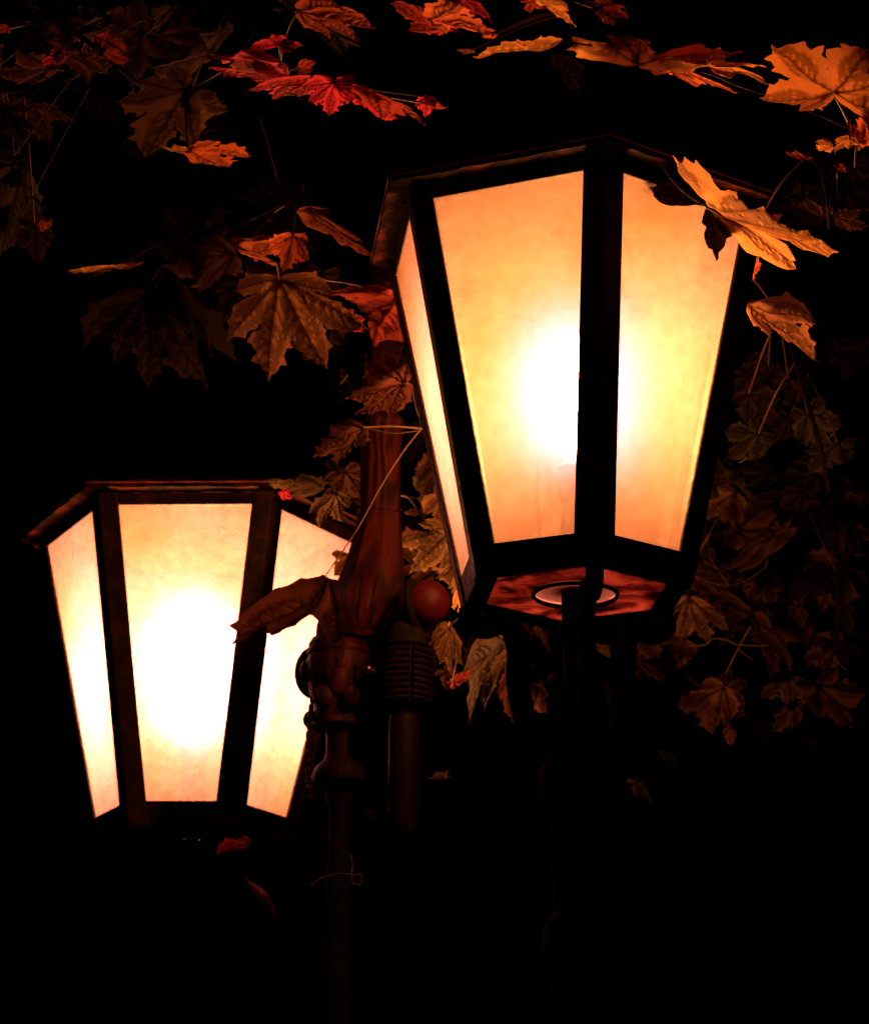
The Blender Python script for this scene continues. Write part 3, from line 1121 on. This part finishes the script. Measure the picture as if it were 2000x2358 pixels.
leaf('A', (378, 185), (-95, 112), (-150, -40), 8.1, (.26, .13, .06), lobes=[(-158, 8), (-100, 118), (8, 105), (-110, -55), (-40, -80)], stalk=[(440, 150, 8.1), (480, 120, 8.2), (520, 54, 8.6)], droop=.12, flip=-1)
leaf('A', (385, 200), (72, 42), (30, -30), 8.15, (.24, .13, .06), lobes=[(82, 40), (50, -10), (20, 60)])
leaf('A', (385, 190), (5, -130), (60, 5), 8.9, OLV)
leaf('A', (330, 120), (60, -40), (30, 40), 9.0, OLV)
leaf('A', (383, 306), (132, -10), (-12, 34), 7.9, ORR, lobes=[(136, -8), (95, 24), (60, -22)], droop=.05, stalk=[(379, 260, 8.0), (376, 190, 8.1)])
leaf('A', (383, 306), (-60, -2), (5, 12), 7.9, ORG, link=False, stalk=[(384, 304, 7.9)])
leaf('A', (10, 215), (110, 60), (-30, 60), 8.9, BRN)
leaf('A', (70, 60), (60, 70), (-60, 30), 8.9, DRK)
leaf('A', (30, 330), (-40, 80), (70, 30), 8.8, OLV)
leaf('A', (45, 345), (-30, 170), (-110, -30), 8.8, (.08, .06, .025), lobes=[(-30, 190), (35, 110), (-90, 90)])
leaf('A', (70, 455), (20, 80), (-50, 10), 8.8, DRK)
leaf('A', (95, 450), (-12, 24), (20, 6), 8.2, RED2)
leaf('A', (70, 215), (85, 30), (-10, 30), 8.6, BRN)

# --- B: bright red leaves, top
branch('B', 'maple branch of bright red leaves above and left of the right lantern', [
    (3.4, M_BARK, [(650, -60, 8.6), (612, 0, 8.4), (604, 22, 8.3), (575, 62, 8.2), (568, 128, 8.1), (570, 192, 8.1)]),
    (1.4, M_BARK, [(604, 22, 8.3), (680, 100, 8.4), (720, 130, 8.3), (745, 170, 8.3)]),
    (1.2, M_BARK, [(875, 190, 8.6), (905, 165, 8.6), (945, 148, 8.6)]),
], 8.2)
leaf('B', (570, 130), (-168, -30), (-30, 44), 7.9, ORR, lobes=[(-172, -36), (-110, 14), (-95, -36), (-30, 30)], droop=.05)
leaf('B', (566, 92), (6, -32), (52, 6), 7.95, RED, lobes=[(-2, -34), (-62, -6), (52, -6), (30, 14)])
leaf('B', (572, 96), (28, -18), (12, 22), 7.95, RED2)
leaf('B', (580, 152), (-168, 2), (-20, -26), 7.9, RED, lobes=[(-170, 2), (-90, -24), (-100, 12)], droop=.06)
leaf('B', (610, 140), (30, -20), (10, 22), 8.0, RED2)
leaf('B', (636, 160), (-146, 8), (-20, 42), 7.9, RED, lobes=[(-148, 8), (-95, 34), (-40, 34)], droop=.05)
leaf('B', (678, 166), (-10, 76), (66, 8), 7.8, RED, lobes=[(-10, 76), (48, 44), (-56, 40), (-70, 4), (50, 4)], droop=.03, wave=.02)
leaf('B', (690, 172), (60, 40), (20, -22), 7.85, RED)
leaf('B', (725, 196), (84, 54), (30, -34), 7.85, RED, lobes=[(86, 54), (66, 8), (10, 30), (20, -22)])
leaf('B', (740, 180), (140, 36), (-10, -24), 7.9, RED2, lobes=[(144, 38), (70, -8), (60, 22)], droop=.3)
leaf('B', (868, 196), (-2, 44), (28, 4), 7.9, RED, lobes=[(0, 46), (22, 26), (-26, 14)])
leaf('B', (868, 210), (40, 14), (2, -10), 7.9, RED2)
leaf('B', (604, 24), (172, 18), (-8, -52), 8.0, (.50, .12, .06), lobes=[(175, 22), (120, -28), (70, 42), (130, 44)], droop=.06)
leaf('B', (607, 28), (50, 62), (62, -20), 8.3, DRK)
leaf('B', (604, 24), (-30, -40), (-60, 10), 8.4, DRK)
leaf('B', (680, 70), (60, 20), (20, -30), 8.4, PNK)

# --- C: branch crossing the top centre
branch('C', 'maple branch along the top edge, red leaves turning orange above the right lantern', [
    (4, M_BARK, [(900, -70, 8.3), (880, 20, 8.1), (862, 40, 8.0)]),
    (3, M_BARK, [(900, -70, 8.3), (1040, -20, 8.1), (1165, 20, 7.9), (1214, 18, 7.8)]),
], 8.0)
leaf('C', (902, 58), (-118, -62), (24, -44), 7.9, RED2, lobes=[(-122, -60), (-50, -60), (-70, -6), (20, -44)], droop=.06)
leaf('C', (900, 50), (-8, 30), (36, 6), 7.9, RED, lobes=[(-20, 24), (-36, 8), (26, 12)])
leaf('C', (905, 45), (28, 26), (20, -18), 8.0, PNK)
leaf('C', (870, 40), (142, 10), (-20, -46), 7.8, ORR, lobes=[(146, 8), (70, -40), (40, 24)], droop=.06)
leaf('C', (930, -8), (80, 44), (22, -22), 7.9, RED)
leaf('C', (1090, -6), (82, 66), (26, -24), 7.6, ORG, lobes=[(82, 72), (62, 16), (20, 26), (-16, 0)], droop=.03)
leaf('C', (1075, 5), (60, -20), (10, 24), 7.7, RED2)
leaf('C', (1205, 14), (80, 22), (14, -28), 7.9, ORR, lobes=[(82, 22), (60, -20), (26, 18)])
leaf('C', (1205, 16), (-50, -22), (10, -14), 7.9, PNK)
leaf('C', (1225, 35), (28, 14), (10, -8), 7.8, ORG)
leaf('C', (1140, 86), (-195, 18), (-4, -56), 7.4, ORG, lobes=[(-196, 20), (-120, -6), (-70, -14), (-60, 10)], droop=.04, stalk=[(1170, 88, 7.4), (1200, 92, 7.5)])
leaf('C', (1000, 70), (-24, 10), (12, 10), 7.6, ORR)
leaf('C', (1000, 66), (-30, -14), (6, -10), 7.6, ORR)
leaf('C', (955, 102), (-32, -2), (4, 6), 7.5, RED2)
leaf('C', (1130, 110), (42, 90), (44, -20), 7.9, DRK, lobes=[(42, 92), (60, 46), (-2, 50)])

# --- D: orange branch, top right
branch('D', 'maple branch with glowing orange leaves at the top right, above the right lantern', [
    (3.2, M_BARK, [(1860, 330, 7.3), (1800, 315, 7.2), (1742, 290, 7.1), (1700, 300, 7.1)]),
    (1.5, M_BARK, [(1742, 290, 7.1), (1725, 245, 7.05), (1706, 215, 7.0), (1690, 192, 7.0)]),
    (1.6, M_BARK, [(1580, 200, 7.3), (1500, 175, 7.3), (1440, 150, 7.3), (1380, 140, 7.25), (1295, 126, 7.2), (1200, 96, 7.3)]),
    (1.6, M_BARK, [(1860, 330, 7.3), (1720, 260, 7.3), (1580, 200, 7.3)]),
    (1.7, M_STALK, [(1860, 440, 7.4), (1764, 429, 7.3), (1725, 422, 7.3), (1689, 422, 7.3)]),
    (2.0, M_STALK, [(1682, 465, 7.3), (1684, 420, 7.3), (1692, 370, 7.3), (1700, 342, 7.3)]),
    (5.0, M_STALK, [(1700, 338, 7.3), (1676, 360, 7.3)]),
    (1.4, M_STALK, [(1676, 360, 7.3), (1655, 378, 7.3), (1637, 392, 7.3)]),
    (1.4, M_STALK, [(1684, 460, 7.3), (1676, 400, 7.3), (1666, 350, 7.3), (1672, 320, 7.3), (1664, 297, 7.3)]),
    (1.2, M_STALK, [(1668, 348, 7.3), (1650, 328, 7.3), (1632, 322, 7.3)]),
], 7.2)
leaf('D', (1295, 126), (225, -16), (-10, -96), 7.1, ORG, lobes=[(228, -14), (-45, -60), (12, -42), (-140, -52), (150, 14), (268, 24)], droop=.03, wave=.025)
leaf('D', (1445, 138), (122, 14), (-8, -18), 7.15, ORG, lobes=[(126, 14), (40, -12), (50, 16)])
leaf('D', (1300, 90), (-75, -12), (10, -14), 7.2, ORG)
leaf('D', (1350, 138), (150, 36), (-6, -9), 7.2, ORR)
leaf('D', (1240, 110), (60, 16), (-6, -10), 7.2, ORR)
leaf('D', (1690, 191), (-130, -118), (150, -78), 6.95, (.80, .31, .10), lobes=[(-130, -116), (80, -112), (176, -60), (-156, 20), (-74, 42), (140, 46)], droop=.06, fold=.10, wave=.03,
     stalk=[(1706, 215, 7.0), (1742, 290, 7.1)])
leaf('D', (1745, 290), (-14, -58), (40, -10), 7.0, ORR, lobes=[(-20, -40), (20, -60), (36, -20)])
leaf('D', (1742, 292), (22, -30), (20, 16), 7.0, ORG)
leaf('D', (1726, 284), (-36, 18), (-10, -16), 7.0, ORG, lobes=[(-38, 20), (-22, -14), (-10, 20)])
leaf('D', (1690, 297), (-36, -14), (4, -12), 7.2, ORG, lobes=[(-36, -14), (-20, -20), (-30, 4)])
leaf('D', (1634, 322), (-50, -12), (4, -8), 7.3, ORR)
leaf('D', (1700, 336), (20, 18), (10, -8), 7.3, ORR)
leaf('D', (1672, 440), (-82, -18), (-14, 34), 7.6, BRN)
leaf('D', (1700, 440), (60, 26), (20, -30), 7.6, BRN)
leaf('D', (1735, 340), (40, 20), (-20, 50), 7.6, DRK)
leaf('D', (1540, 450), (50, 14), (5, 20), 7.6, BRN)

# --- E: leaf hanging over the right lantern
branch('E', 'shoot with one bright creased leaf crossing the right lantern\'s right pane', [
    (1.0, M_BARK, [(1270, 235, 6.6), (1320, 300, 6.55), (1358, 358, 6.5), (1390, 392, 6.5), (1434, 420, 6.5)]),
    (1.4, M_BARK, [(1270, 235, 6.6), (1400, 150, 6.9), (1580, 200, 7.25)]),
], 6.5)
leaf('E', (1434, 420), (276, 84), (-50, -170), 6.5, ORG, lobes=[(270, 86), (200, 42), (120, -8), (-62, -98)], droop=.0, wave=.02, puck=.010, step=.035, stalk=[(1432, 419, 6.5)],
     outline=[(1437, 421), (1420, 402), (1399, 371), (1378, 343), (1364, 308), (1385, 326), (1388, 316), (1407, 330), (1412, 322), (1441, 354), (1462, 385), (1480, 384), (1497, 388), (1503, 398), (1511, 399), (1532, 416),
              (1553, 416), (1577, 441), (1602, 449), (1644, 465), (1650, 474), (1672, 481), (1710, 504), (1686, 523), (1637, 506), (1584, 484), (1540, 466), (1497, 448)])
leaf('E', (1470, 440), (152, 96), (-70, 100), 6.54, ORG, lobes=[(148, 100), (80, 50)], droop=.0, wave=.02, puck=.010, step=.035, stalk=[(1436, 421, 6.5)],
     outline=[(1440, 423), (1507, 453), (1560, 472), (1602, 493), (1624, 525), (1612, 528), (1623, 549), (1584, 539), (1549, 521), (1521, 514), (1497, 486)])
leaf('E', (1434, 420), (-136, -40), (34, -110), 6.58, (.012, .005, .003), lobes=[(-130, -38), (-60, -50)], droop=.02, wave=.02, stalk=[(1436, 421, 6.5)],  # shaded underside lobe of the bright leaf, shade put into a near-black colour
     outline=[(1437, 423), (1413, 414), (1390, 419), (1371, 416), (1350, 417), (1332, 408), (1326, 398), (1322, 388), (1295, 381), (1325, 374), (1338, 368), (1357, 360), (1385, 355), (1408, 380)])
leaf('E', (1440, 424), (12, 116), (100, 4), 6.58, (.016, .007, .004), lobes=[(12, 112), (-8, 50), (36, 50)], droop=.02, wave=.02, stalk=[(1436, 421, 6.5)],  # lower shaded lobe, its shade painted in as near-black too
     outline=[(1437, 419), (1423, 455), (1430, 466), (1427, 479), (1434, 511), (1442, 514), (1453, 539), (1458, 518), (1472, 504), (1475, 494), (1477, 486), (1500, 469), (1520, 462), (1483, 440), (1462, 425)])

# --- F: leaf right of the right lantern, dark stems
branch('F', 'sparse maple shoot right of the right lantern, one brown leaf above a long dark stem', [
    (6, M_ROD, [(1500, 470, 7.9), (1540, 560, 7.9), (1600, 690, 7.9), (1640, 820, 7.9), (1668, 920, 7.9), (1684, 1000, 7.9)]),
    (1.2, M_BARK, [(1640, 760, 7.9), (1610, 830, 7.9), (1570, 900, 7.9), (1500, 940, 8.0)]),
], 7.9)
leaf('F', (1516, 622), (158, 96), (70, -70), 7.3, (.34, .15, .075), lobes=[(160, 100), (152, 22), (60, 60), (0, -24)], droop=.1)
leaf('F', (1523, 560), (14, -50), (12, 4), 7.4, ORR)
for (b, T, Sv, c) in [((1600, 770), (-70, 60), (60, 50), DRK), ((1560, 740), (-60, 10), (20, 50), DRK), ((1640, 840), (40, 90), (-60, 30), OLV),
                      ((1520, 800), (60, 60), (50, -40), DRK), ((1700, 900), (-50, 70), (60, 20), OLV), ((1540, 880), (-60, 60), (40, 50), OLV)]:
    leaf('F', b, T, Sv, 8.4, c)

# --- G: cluster left of the right lantern
branch('G', 'cluster of dark and reddish maple leaves left of the right lantern, over the left lantern', [
    (3.0, M_BARK, [(560, 300, 8.3), (595, 389, 8.2), (600, 420, 8.1), (590, 500, 8.1), (567, 565, 8.0)]),
    (1.7, M_BARK, [(450, 474, 8.0), (540, 432, 8.0), (640, 384, 8.0)]),
    (1.5, M_BARK, [(510, 499, 7.95), (530, 462, 7.95), (575, 415, 7.95), (640, 384, 8.0)]),
    (1.7, M_BARK, [(375, 465, 8.1), (405, 462, 8.05), (438, 472, 8.0)]),
    (3.2, M_BARK, [(640, 384, 8.0), (595, 350, 8.2), (560, 300, 8.3), (500, 180, 8.6)]),
    (3.0, M_LIMB, [(450, 474, 8.0), (380, 480, 8.2), (330, 560, 8.5), (300, 600, 8.6)]),
], 8.0)
leaf('G', (480, 514), (-180, 12), (10, 112), 7.95, (.13, .055, .03), lobes=[(-184, 2), (-152, 50), (-68, 98), (-100, -34), (-20, 60)], flip=-1, puck=.026)
leaf('G', (395, 462), (-92, 6), (-10, -38), 8.0, PNK, lobes=[(-92, 10), (-48, -36), (14, -22), (-20, 10)])
leaf('G', (395, 462), (16, -22), (24, 6), 8.0, BRN)
leaf('G', (238, 540), (-112, 6), (4, 9), 7.9, ORG, wave=.05)
leaf('G', (255, 540), (38, -2), (2, 8), 7.9, ORR)
leaf('G', (610, 422), (132, 84), (-22, 42), 7.7, (.66, .16, .06), lobes=[(132, 82), (150, 128), (60, 80), (60, 20)], droop=.05, puck=.026, fold=-.05)
leaf('G', (596, 478), (-22, 76), (52, 12), 7.75, ORR, lobes=[(-24, 78), (32, 50), (-56, 34), (30, 10)], droop=.04)
leaf('G', (558, 484), (-100, -10), (4, 16), 7.8, ORR, lobes=[(-104, -10), (-50, 18), (-50, -8)])
leaf('G', (556, 530), (-78, -20), (10, -18), 7.8, ORR, lobes=[(-80, -20), (-40, 8)])
leaf('G', (612, 424), (-100, 90), (-50, -30), 8.15, DRK)
leaf('G', (480, 470), (-110, 36), (30, 40), 8.3, DRK)
leaf('G', (567, 566), (36, 208), (205, -36), 7.6, (.27, .12, .06), lobes=[(183, 110), (98, 194), (-25, 218), (-112, 134), (-95, 30), (110, 26)],
     droop=.10, wave=.03, puck=.024, stalk=[(588, 500, 7.8), (595, 389, 8.0)])
leaf('G', (812, 602), (-164, -30), (-8, 40), 7.8, RED2, lobes=[(-166, -32), (-86, 22), (-60, 66), (-90, -28)], droop=.08)
leaf('G', (700, 640), (30, 40), (30, -10), 7.9, RED)
leaf('G', (305, 590), (20, 208), (190, -20), 8.2, (.040, .024, .014), lobes=[(-145, 130), (-90, 165), (-18, 212), (100, 205), (165, 150), (60, 60)], droop=.2, stalk=[(300, 580, 8.3), (330, 540, 8.4)])  # leaf in weak light, its dimness put into a dark colour
leaf('G', (360, 580), (104, 166), (-30, 40), 8.1, (.06, .028, .018), lobes=[(104, 168), (50, 80), (110, 110)], droop=.2)
leaf('G', (210, 640), (-60, 50), (10, 40), 8.6, OLV)
leaf('G', (570, 395), (-90, 10), (20, -36), 8.7, OLV)
leaf('G', (780, 720), (-30, 110), (60, 10), 8.8, DRK)
leaf('G', (690, 780), (-50, 40), (30, 40), 8.8, OLV)

# --- H: leaves beside the post
branch('H', 'maple shoot with two pinkish leaves in front of the top of the carved post', [
    (1.8, M_BARK, [(900, 800, 8.0), (875, 850, 8.0), (868, 872, 8.0)]),
    (1.5, M_BARK, [(868, 872, 8.0), (800, 880, 8.0), (738, 868, 8.0)]),
    (1.5, M_BARK, [(868, 872, 8.0), (848, 840, 8.0), (835, 790, 8.0), (819, 777, 8.0)]),
], 8.0)
leaf('H', (819, 777), (-116, 44), (-36, -60), 7.8, (.24, .085, .055), lobes=[(-116, 46), (-75, -30), (-98, 82), (-28, 78), (10, -52), (-38, -46)], stalk=[(840, 790, 7.9), (868, 872, 8.0)], droop=.08)
leaf('H', (736, 868), (-98, 68), (-40, -44), 7.85, (.20, .075, .05), lobes=[(-98, 72), (-66, 0), (-44, 94), (-10, 52)], stalk=[(800, 866, 7.95), (868, 872, 8.0)])
leaf('H', (850, 880), (-10, 90), (40, 10), 8.9, DRK)

# --- I: leaf in front of the left lantern with its long curved stalk
branch('I', 'long arched stalk with one curled brown leaf before the left lantern', [
    (1.9, M_STALK, [(905, 820, 8.0), (858, 868, 8.0), (820, 915, 8.0), (775, 985, 8.0), (725, 1075, 8.0), (655, 1178, 8.0)]),
], 8.0)
leaf('I', (672, 1184), (-190, 100), (-60, -90), 7.95, (.10, .03, .02), lobes=[(-190, 96), (-120, 90), (10, 96)], droop=.02, wave=.03, puck=.03, step=.04, stalk=[(655, 1178, 8.0)],
     outline=[(692, 1186), (655, 1175), (610, 1180), (560, 1205), (530, 1230), (500, 1250), (467, 1276), (494, 1280), (470, 1308), (500, 1302), (522, 1290), (545, 1268), (537, 1284), (560, 1291), (606, 1270), (634, 1247), (652, 1258),
              (664, 1284), (682, 1298), (692, 1262), (696, 1220)])

# --- J: leaves left and right of the carved post shaft
branch('J', 'maple branch with tan leaves just behind the carved post, between both lanterns', [
    (2.5, M_BARK, [(960, 900, 9.0), (900, 970, 8.9), (850, 1010, 8.9), (720, 985, 8.8), (650, 980, 8.7)]),
    (1.6, M_BARK, [(900, 970, 8.9), (930, 1060, 8.9), (940, 1150, 8.9), (905, 1230, 8.9)]),
], 8.9)
leaf('J', (683, 1002), (-40, 58), (-56, -12), 8.3, (.36, .24, .13), lobes=[(-60, 36), (-40, 66), (12, 58), (26, 28), (-30, -4)], droop=.04)
leaf('J', (655, 985), (-112, 12), (-4, 34), 8.4, (.17, .12, .06), lobes=[(-116, 10), (-60, 34), (-50, -18)])
leaf('J', (700, 960), (30, 50), (-60, 30), 8.6, BRN)
leaf('J', (575, 1000), (20, 14), (-12, 12), 8.3, RED)
leaf('J', (905, 1000), (-52, 44), (30, 44), 8.5, TAN, lobes=[(-54, 40), (-16, 70), (-20, -20), (30, 50)])
leaf('J', (925, 1070), (-100, 110), (-90, -80), 8.5, (.36, .23, .12), lobes=[(-112, 44), (-92, 96), (-10, 128), (20, 108), (-72, 0)], droop=.05)
leaf('J', (950, 1120), (-60, 62), (20, 40), 8.6, (.34, .22, .11), lobes=[(-70, 50), (-20, 84), (-64, 10), (4, 60)])
leaf('J', (915, 1070), (-60, -8), (0, 24), 8.4, TAN)
leaf('J', (900, 930), (-50, 100), (60, 30), 8.8, BRN)
leaf('J', (860, 960), (10, 60), (40, -10), 8.8, (.12, .08, .045))
leaf('J', (850, 1040), (-30, 4), (4, 10), 8.6, TAN)
leaf('J', (940, 1190), (-20, 50), (14, 4), 8.6, ORG, lobes=[(-28, 40), (-8, 54), (8, 44)])

# --- K: leaves under the right lantern
branch('K', 'maple twig with tan and brown leaves under the right lantern, beside the ribbed collar', [
    (2.0, M_BARK, [(960, 1190, 8.6), (935, 1250, 8.5), (912, 1278, 8.4), (930, 1340, 8.4)]),
    (1.8, M_BARK, [(935, 1250, 8.5), (1020, 1300, 8.6), (1060, 1330, 8.6)]),
], 8.5)
leaf('K', (914, 1274), (-16, 100), (40, 10), 8.35, TAN, lobes=[(-46, 30), (-10, 102), (14, 80), (-30, 70)])
leaf('K', (1030, 1300), (-86, 160), (-70, -40), 8.6, (.20, .10, .055), lobes=[(-108, 160), (-60, 140), (-120, 60), (-20, 120)])
leaf('K', (1055, 1310), (-38, 90), (56, 30), 8.5, (.30, .17, .09), lobes=[(-62, 66), (-30, 92), (8, 80), (-30, 40)])
leaf('K', (1040, 1370), (-14, 88), (36, 4), 8.45, PNK, lobes=[(-14, 90), (14, 40), (-36, 30)])
leaf('K', (1082, 1388), (0, 68), (34, 0), 8.45, (.40, .18, .10), lobes=[(-22, 64), (20, 62), (26, 30), (-24, 30)], link=False)
leaf('K', (920, 1385), (38, -26), (10, 12), 8.3, RED2)
leaf('K', (1092, 1262), (20, 66), (20, -6), 8.8, BRN)
leaf('K', (1216, 1316), (24, 18), (10, -10), 8.8, TAN, link=False)
leaf('K', (1240, 1400), (16, 50), (20, -4), 8.9, DRK, link=False)
leaf('K', (1000, 1260), (-60, 20), (20, 30), 8.8, DRK)
leaf('K', (1065, 1465), (-40, 8), (4, 5), 8.9, DRK, link=False)
leaf('K', (1020, 1200), (-30, 12), (6, 14), 8.4, PNK)

# --- L: dim foliage, lower right
branch('L', 'dim brown maple foliage on crossing twigs at the lower right of the right lantern', [
    (1.7, M_STALK, [(1440, 1085, 8.2), (1420, 1120, 8.2), (1403, 1156, 8.2)]),
    (1.5, M_STALK, [(1524, 1272, 8.2), (1500, 1315, 8.2), (1473, 1369, 8.2)]),
    (3.2, M_ROD, [(1696, 1160, 8.3), (1700, 1215, 8.3), (1697, 1280, 8.3), (1688, 1340, 8.3), (1672, 1376, 8.3)]),
    (1.6, M_STALK, [(1345, 1302, 8.2), (1390, 1312, 8.2), (1430, 1310, 8.2), (1448, 1298, 8.2), (1475, 1300, 8.2), (1500, 1310, 8.2), (1558, 1312, 8.2)]),
    (1.3, M_BARK, [(1480, 1190, 8.2), (1440, 1130, 8.3), (1440, 1085, 8.2), (1500, 1000, 8.5), (1600, 960, 8.8)]),
    (1.6, M_BARK, [(1696, 1160, 8.3), (1650, 1060, 8.5), (1600, 960, 8.8), (1684, 900, 8.8)]),
    (1.2, M_BARK, [(1500, 1320, 8.2), (1528, 1342, 8.2)]),
    (1.2, M_BARK, [(1558, 1140, 8.2), (1545, 1160, 8.2), (1480, 1190, 8.2), (1405, 1172, 8.2)]),
    (1.2, M_BARK, [(1690, 1335, 8.3), (1718, 1362, 8.3)]),
], 8.4)
L_LEAVES = [
    ((1490, 1000), (-56, 62), (50, 30), TAN, [(-70, 66), (-20, 70), (-30, -10), (10, 50)]),
    ((1620, 1010), (-98, 4), (10, 50), BRN, [(-98, -10), (-60, 40), (-90, 24), (36, 20)]),
    ((1560, 1050), (70, 90), (-60, 30), DRK, None), ((1600, 1030), (40, 60), (-50, 20), DRK, None),
    ((1400, 1172), (92, 16), (-10, 30), BRN, None), ((1490, 1180), (-60, -20), (10, -30), BRN, None),
    ((1404, 1168), (62, 62), (6, -8), RED2, [(64, 64), (20, 10)]),
    ((1398, 1215), (20, 92), (80, 10), (.30, .16, .09), [(-50, 50), (-14, 84), (44, 92), (84, 60), (-6, 10)]),
    ((1432, 1232), (178, 60), (12, -14), TAN, [(180, 60), (100, 24), (110, 46)]),
    ((1515, 1262), (-4, -24), (8, 0), RED, [(-4, -26), (5, -8)]),
    ((1318, 1258), (-10, 34), (20, 4), PNK, None), ((1285, 1338), (74, 44), (20, -24), BRN, None),
    ((1470, 1396), (-66, 60), (-60, -40), (.24, .11, .06), [(-100, 36), (-30, 88), (-50, -10), (10, 60)]),
    ((1478, 1398), (-6, 90), (-40, 0), BRN, None),
    ((1600, 1370), (-10, 66), (80, 4), (.16, .11, .05), [(-54, 60), (0, 66), (54, 60), (-30, 10)]),
    ((1610, 1430), (-30, 60), (36, 20), BRN, None), ((1480, 1480), (6, 34), (18, 0), (.25, .10, .05), None),
    ((1700, 1075), (60, 66), (-50, 30), BRN, None), ((1690, 1040), (50, -20), (10, 40), DRK, None),
    ((1650, 1180), (-50, 40), (30, 40), DRK, None), ((1620, 1230), (10, 50), (24, 4), BRN, None),
    ((1560, 1180), (-50, 40), (40, 40), BRN, None), ((1590, 1140), (40, 30), (-20, 40), DRK, None),
    ((1700, 1160), (40, 20), (-20, 30), DRK, None), ((1540, 1470), (40, 30), (10, -20), DRK, None),
    ((1440, 1440), (-30, 40), (30, 20), DRK, None), ((1350, 1530), (26, 30), (14, -10), DRK, None),
    ((1290, 1590), (34, 40), (14, -14), BRN, None), ((1630, 1500), (30, 14), (-6, 16), DRK, None),
    ((1720, 1230), (10, 60), (30, 0), OLV, None), ((1560, 960), (-70, 30), (20, 40), OLV, None),
]
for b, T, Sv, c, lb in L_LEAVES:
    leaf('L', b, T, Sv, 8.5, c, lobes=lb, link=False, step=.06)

# --- M: scraps below the left lantern
branch('M', 'small reddish curled leaves on a dark twig beneath the left lantern', [
    (1.6, M_LIMB, [(700, 1960, 8.9), (640, 1900, 8.8), (560, 1850, 8.7)]),
], 8.5)
leaf('M', (502, 1790), (70, 44), (14, -20), 8.6, (.22, .025, .025), link=False, lobes=[(74, 44), (40, -6), (40, 34), (20, -6)], droop=.35)
leaf('M', (508, 1712), (-68, 14), (8, 44), 8.5, (.13, .01, .016), link=False, lobes=[(-70, 14), (-30, 12), (-20, -14)])
leaf('M', (905, 1575), (-34, 8), (2, 10), 8.8, BRN, link=False)

# ------------------------------------------------------------------ dim leaves deeper in the crown, much of the dimness put into their colours
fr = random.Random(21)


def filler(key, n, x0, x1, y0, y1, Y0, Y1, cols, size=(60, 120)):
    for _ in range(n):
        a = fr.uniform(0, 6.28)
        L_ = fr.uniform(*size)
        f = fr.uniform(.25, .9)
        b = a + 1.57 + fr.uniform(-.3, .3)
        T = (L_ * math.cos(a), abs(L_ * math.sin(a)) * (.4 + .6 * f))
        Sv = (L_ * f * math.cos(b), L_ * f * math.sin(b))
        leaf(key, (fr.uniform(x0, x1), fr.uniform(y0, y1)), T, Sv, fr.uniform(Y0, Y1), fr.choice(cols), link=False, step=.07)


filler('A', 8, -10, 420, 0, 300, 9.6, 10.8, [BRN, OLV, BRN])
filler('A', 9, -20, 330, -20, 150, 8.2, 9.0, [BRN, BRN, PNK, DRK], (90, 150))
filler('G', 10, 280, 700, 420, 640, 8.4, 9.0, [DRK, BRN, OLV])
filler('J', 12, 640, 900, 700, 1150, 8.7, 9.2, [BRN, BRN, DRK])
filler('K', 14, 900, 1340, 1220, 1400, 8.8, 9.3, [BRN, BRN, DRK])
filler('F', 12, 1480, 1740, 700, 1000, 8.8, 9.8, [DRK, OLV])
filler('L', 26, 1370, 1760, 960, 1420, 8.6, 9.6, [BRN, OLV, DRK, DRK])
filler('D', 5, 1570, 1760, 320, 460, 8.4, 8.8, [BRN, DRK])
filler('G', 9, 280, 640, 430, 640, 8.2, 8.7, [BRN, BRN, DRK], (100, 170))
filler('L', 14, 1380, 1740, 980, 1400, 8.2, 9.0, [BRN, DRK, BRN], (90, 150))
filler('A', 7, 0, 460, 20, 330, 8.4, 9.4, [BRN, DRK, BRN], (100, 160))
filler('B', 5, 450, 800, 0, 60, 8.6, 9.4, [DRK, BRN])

print('tris', sum(len(o.data.polygons) for o in bpy.data.objects if o.type == 'MESH'))
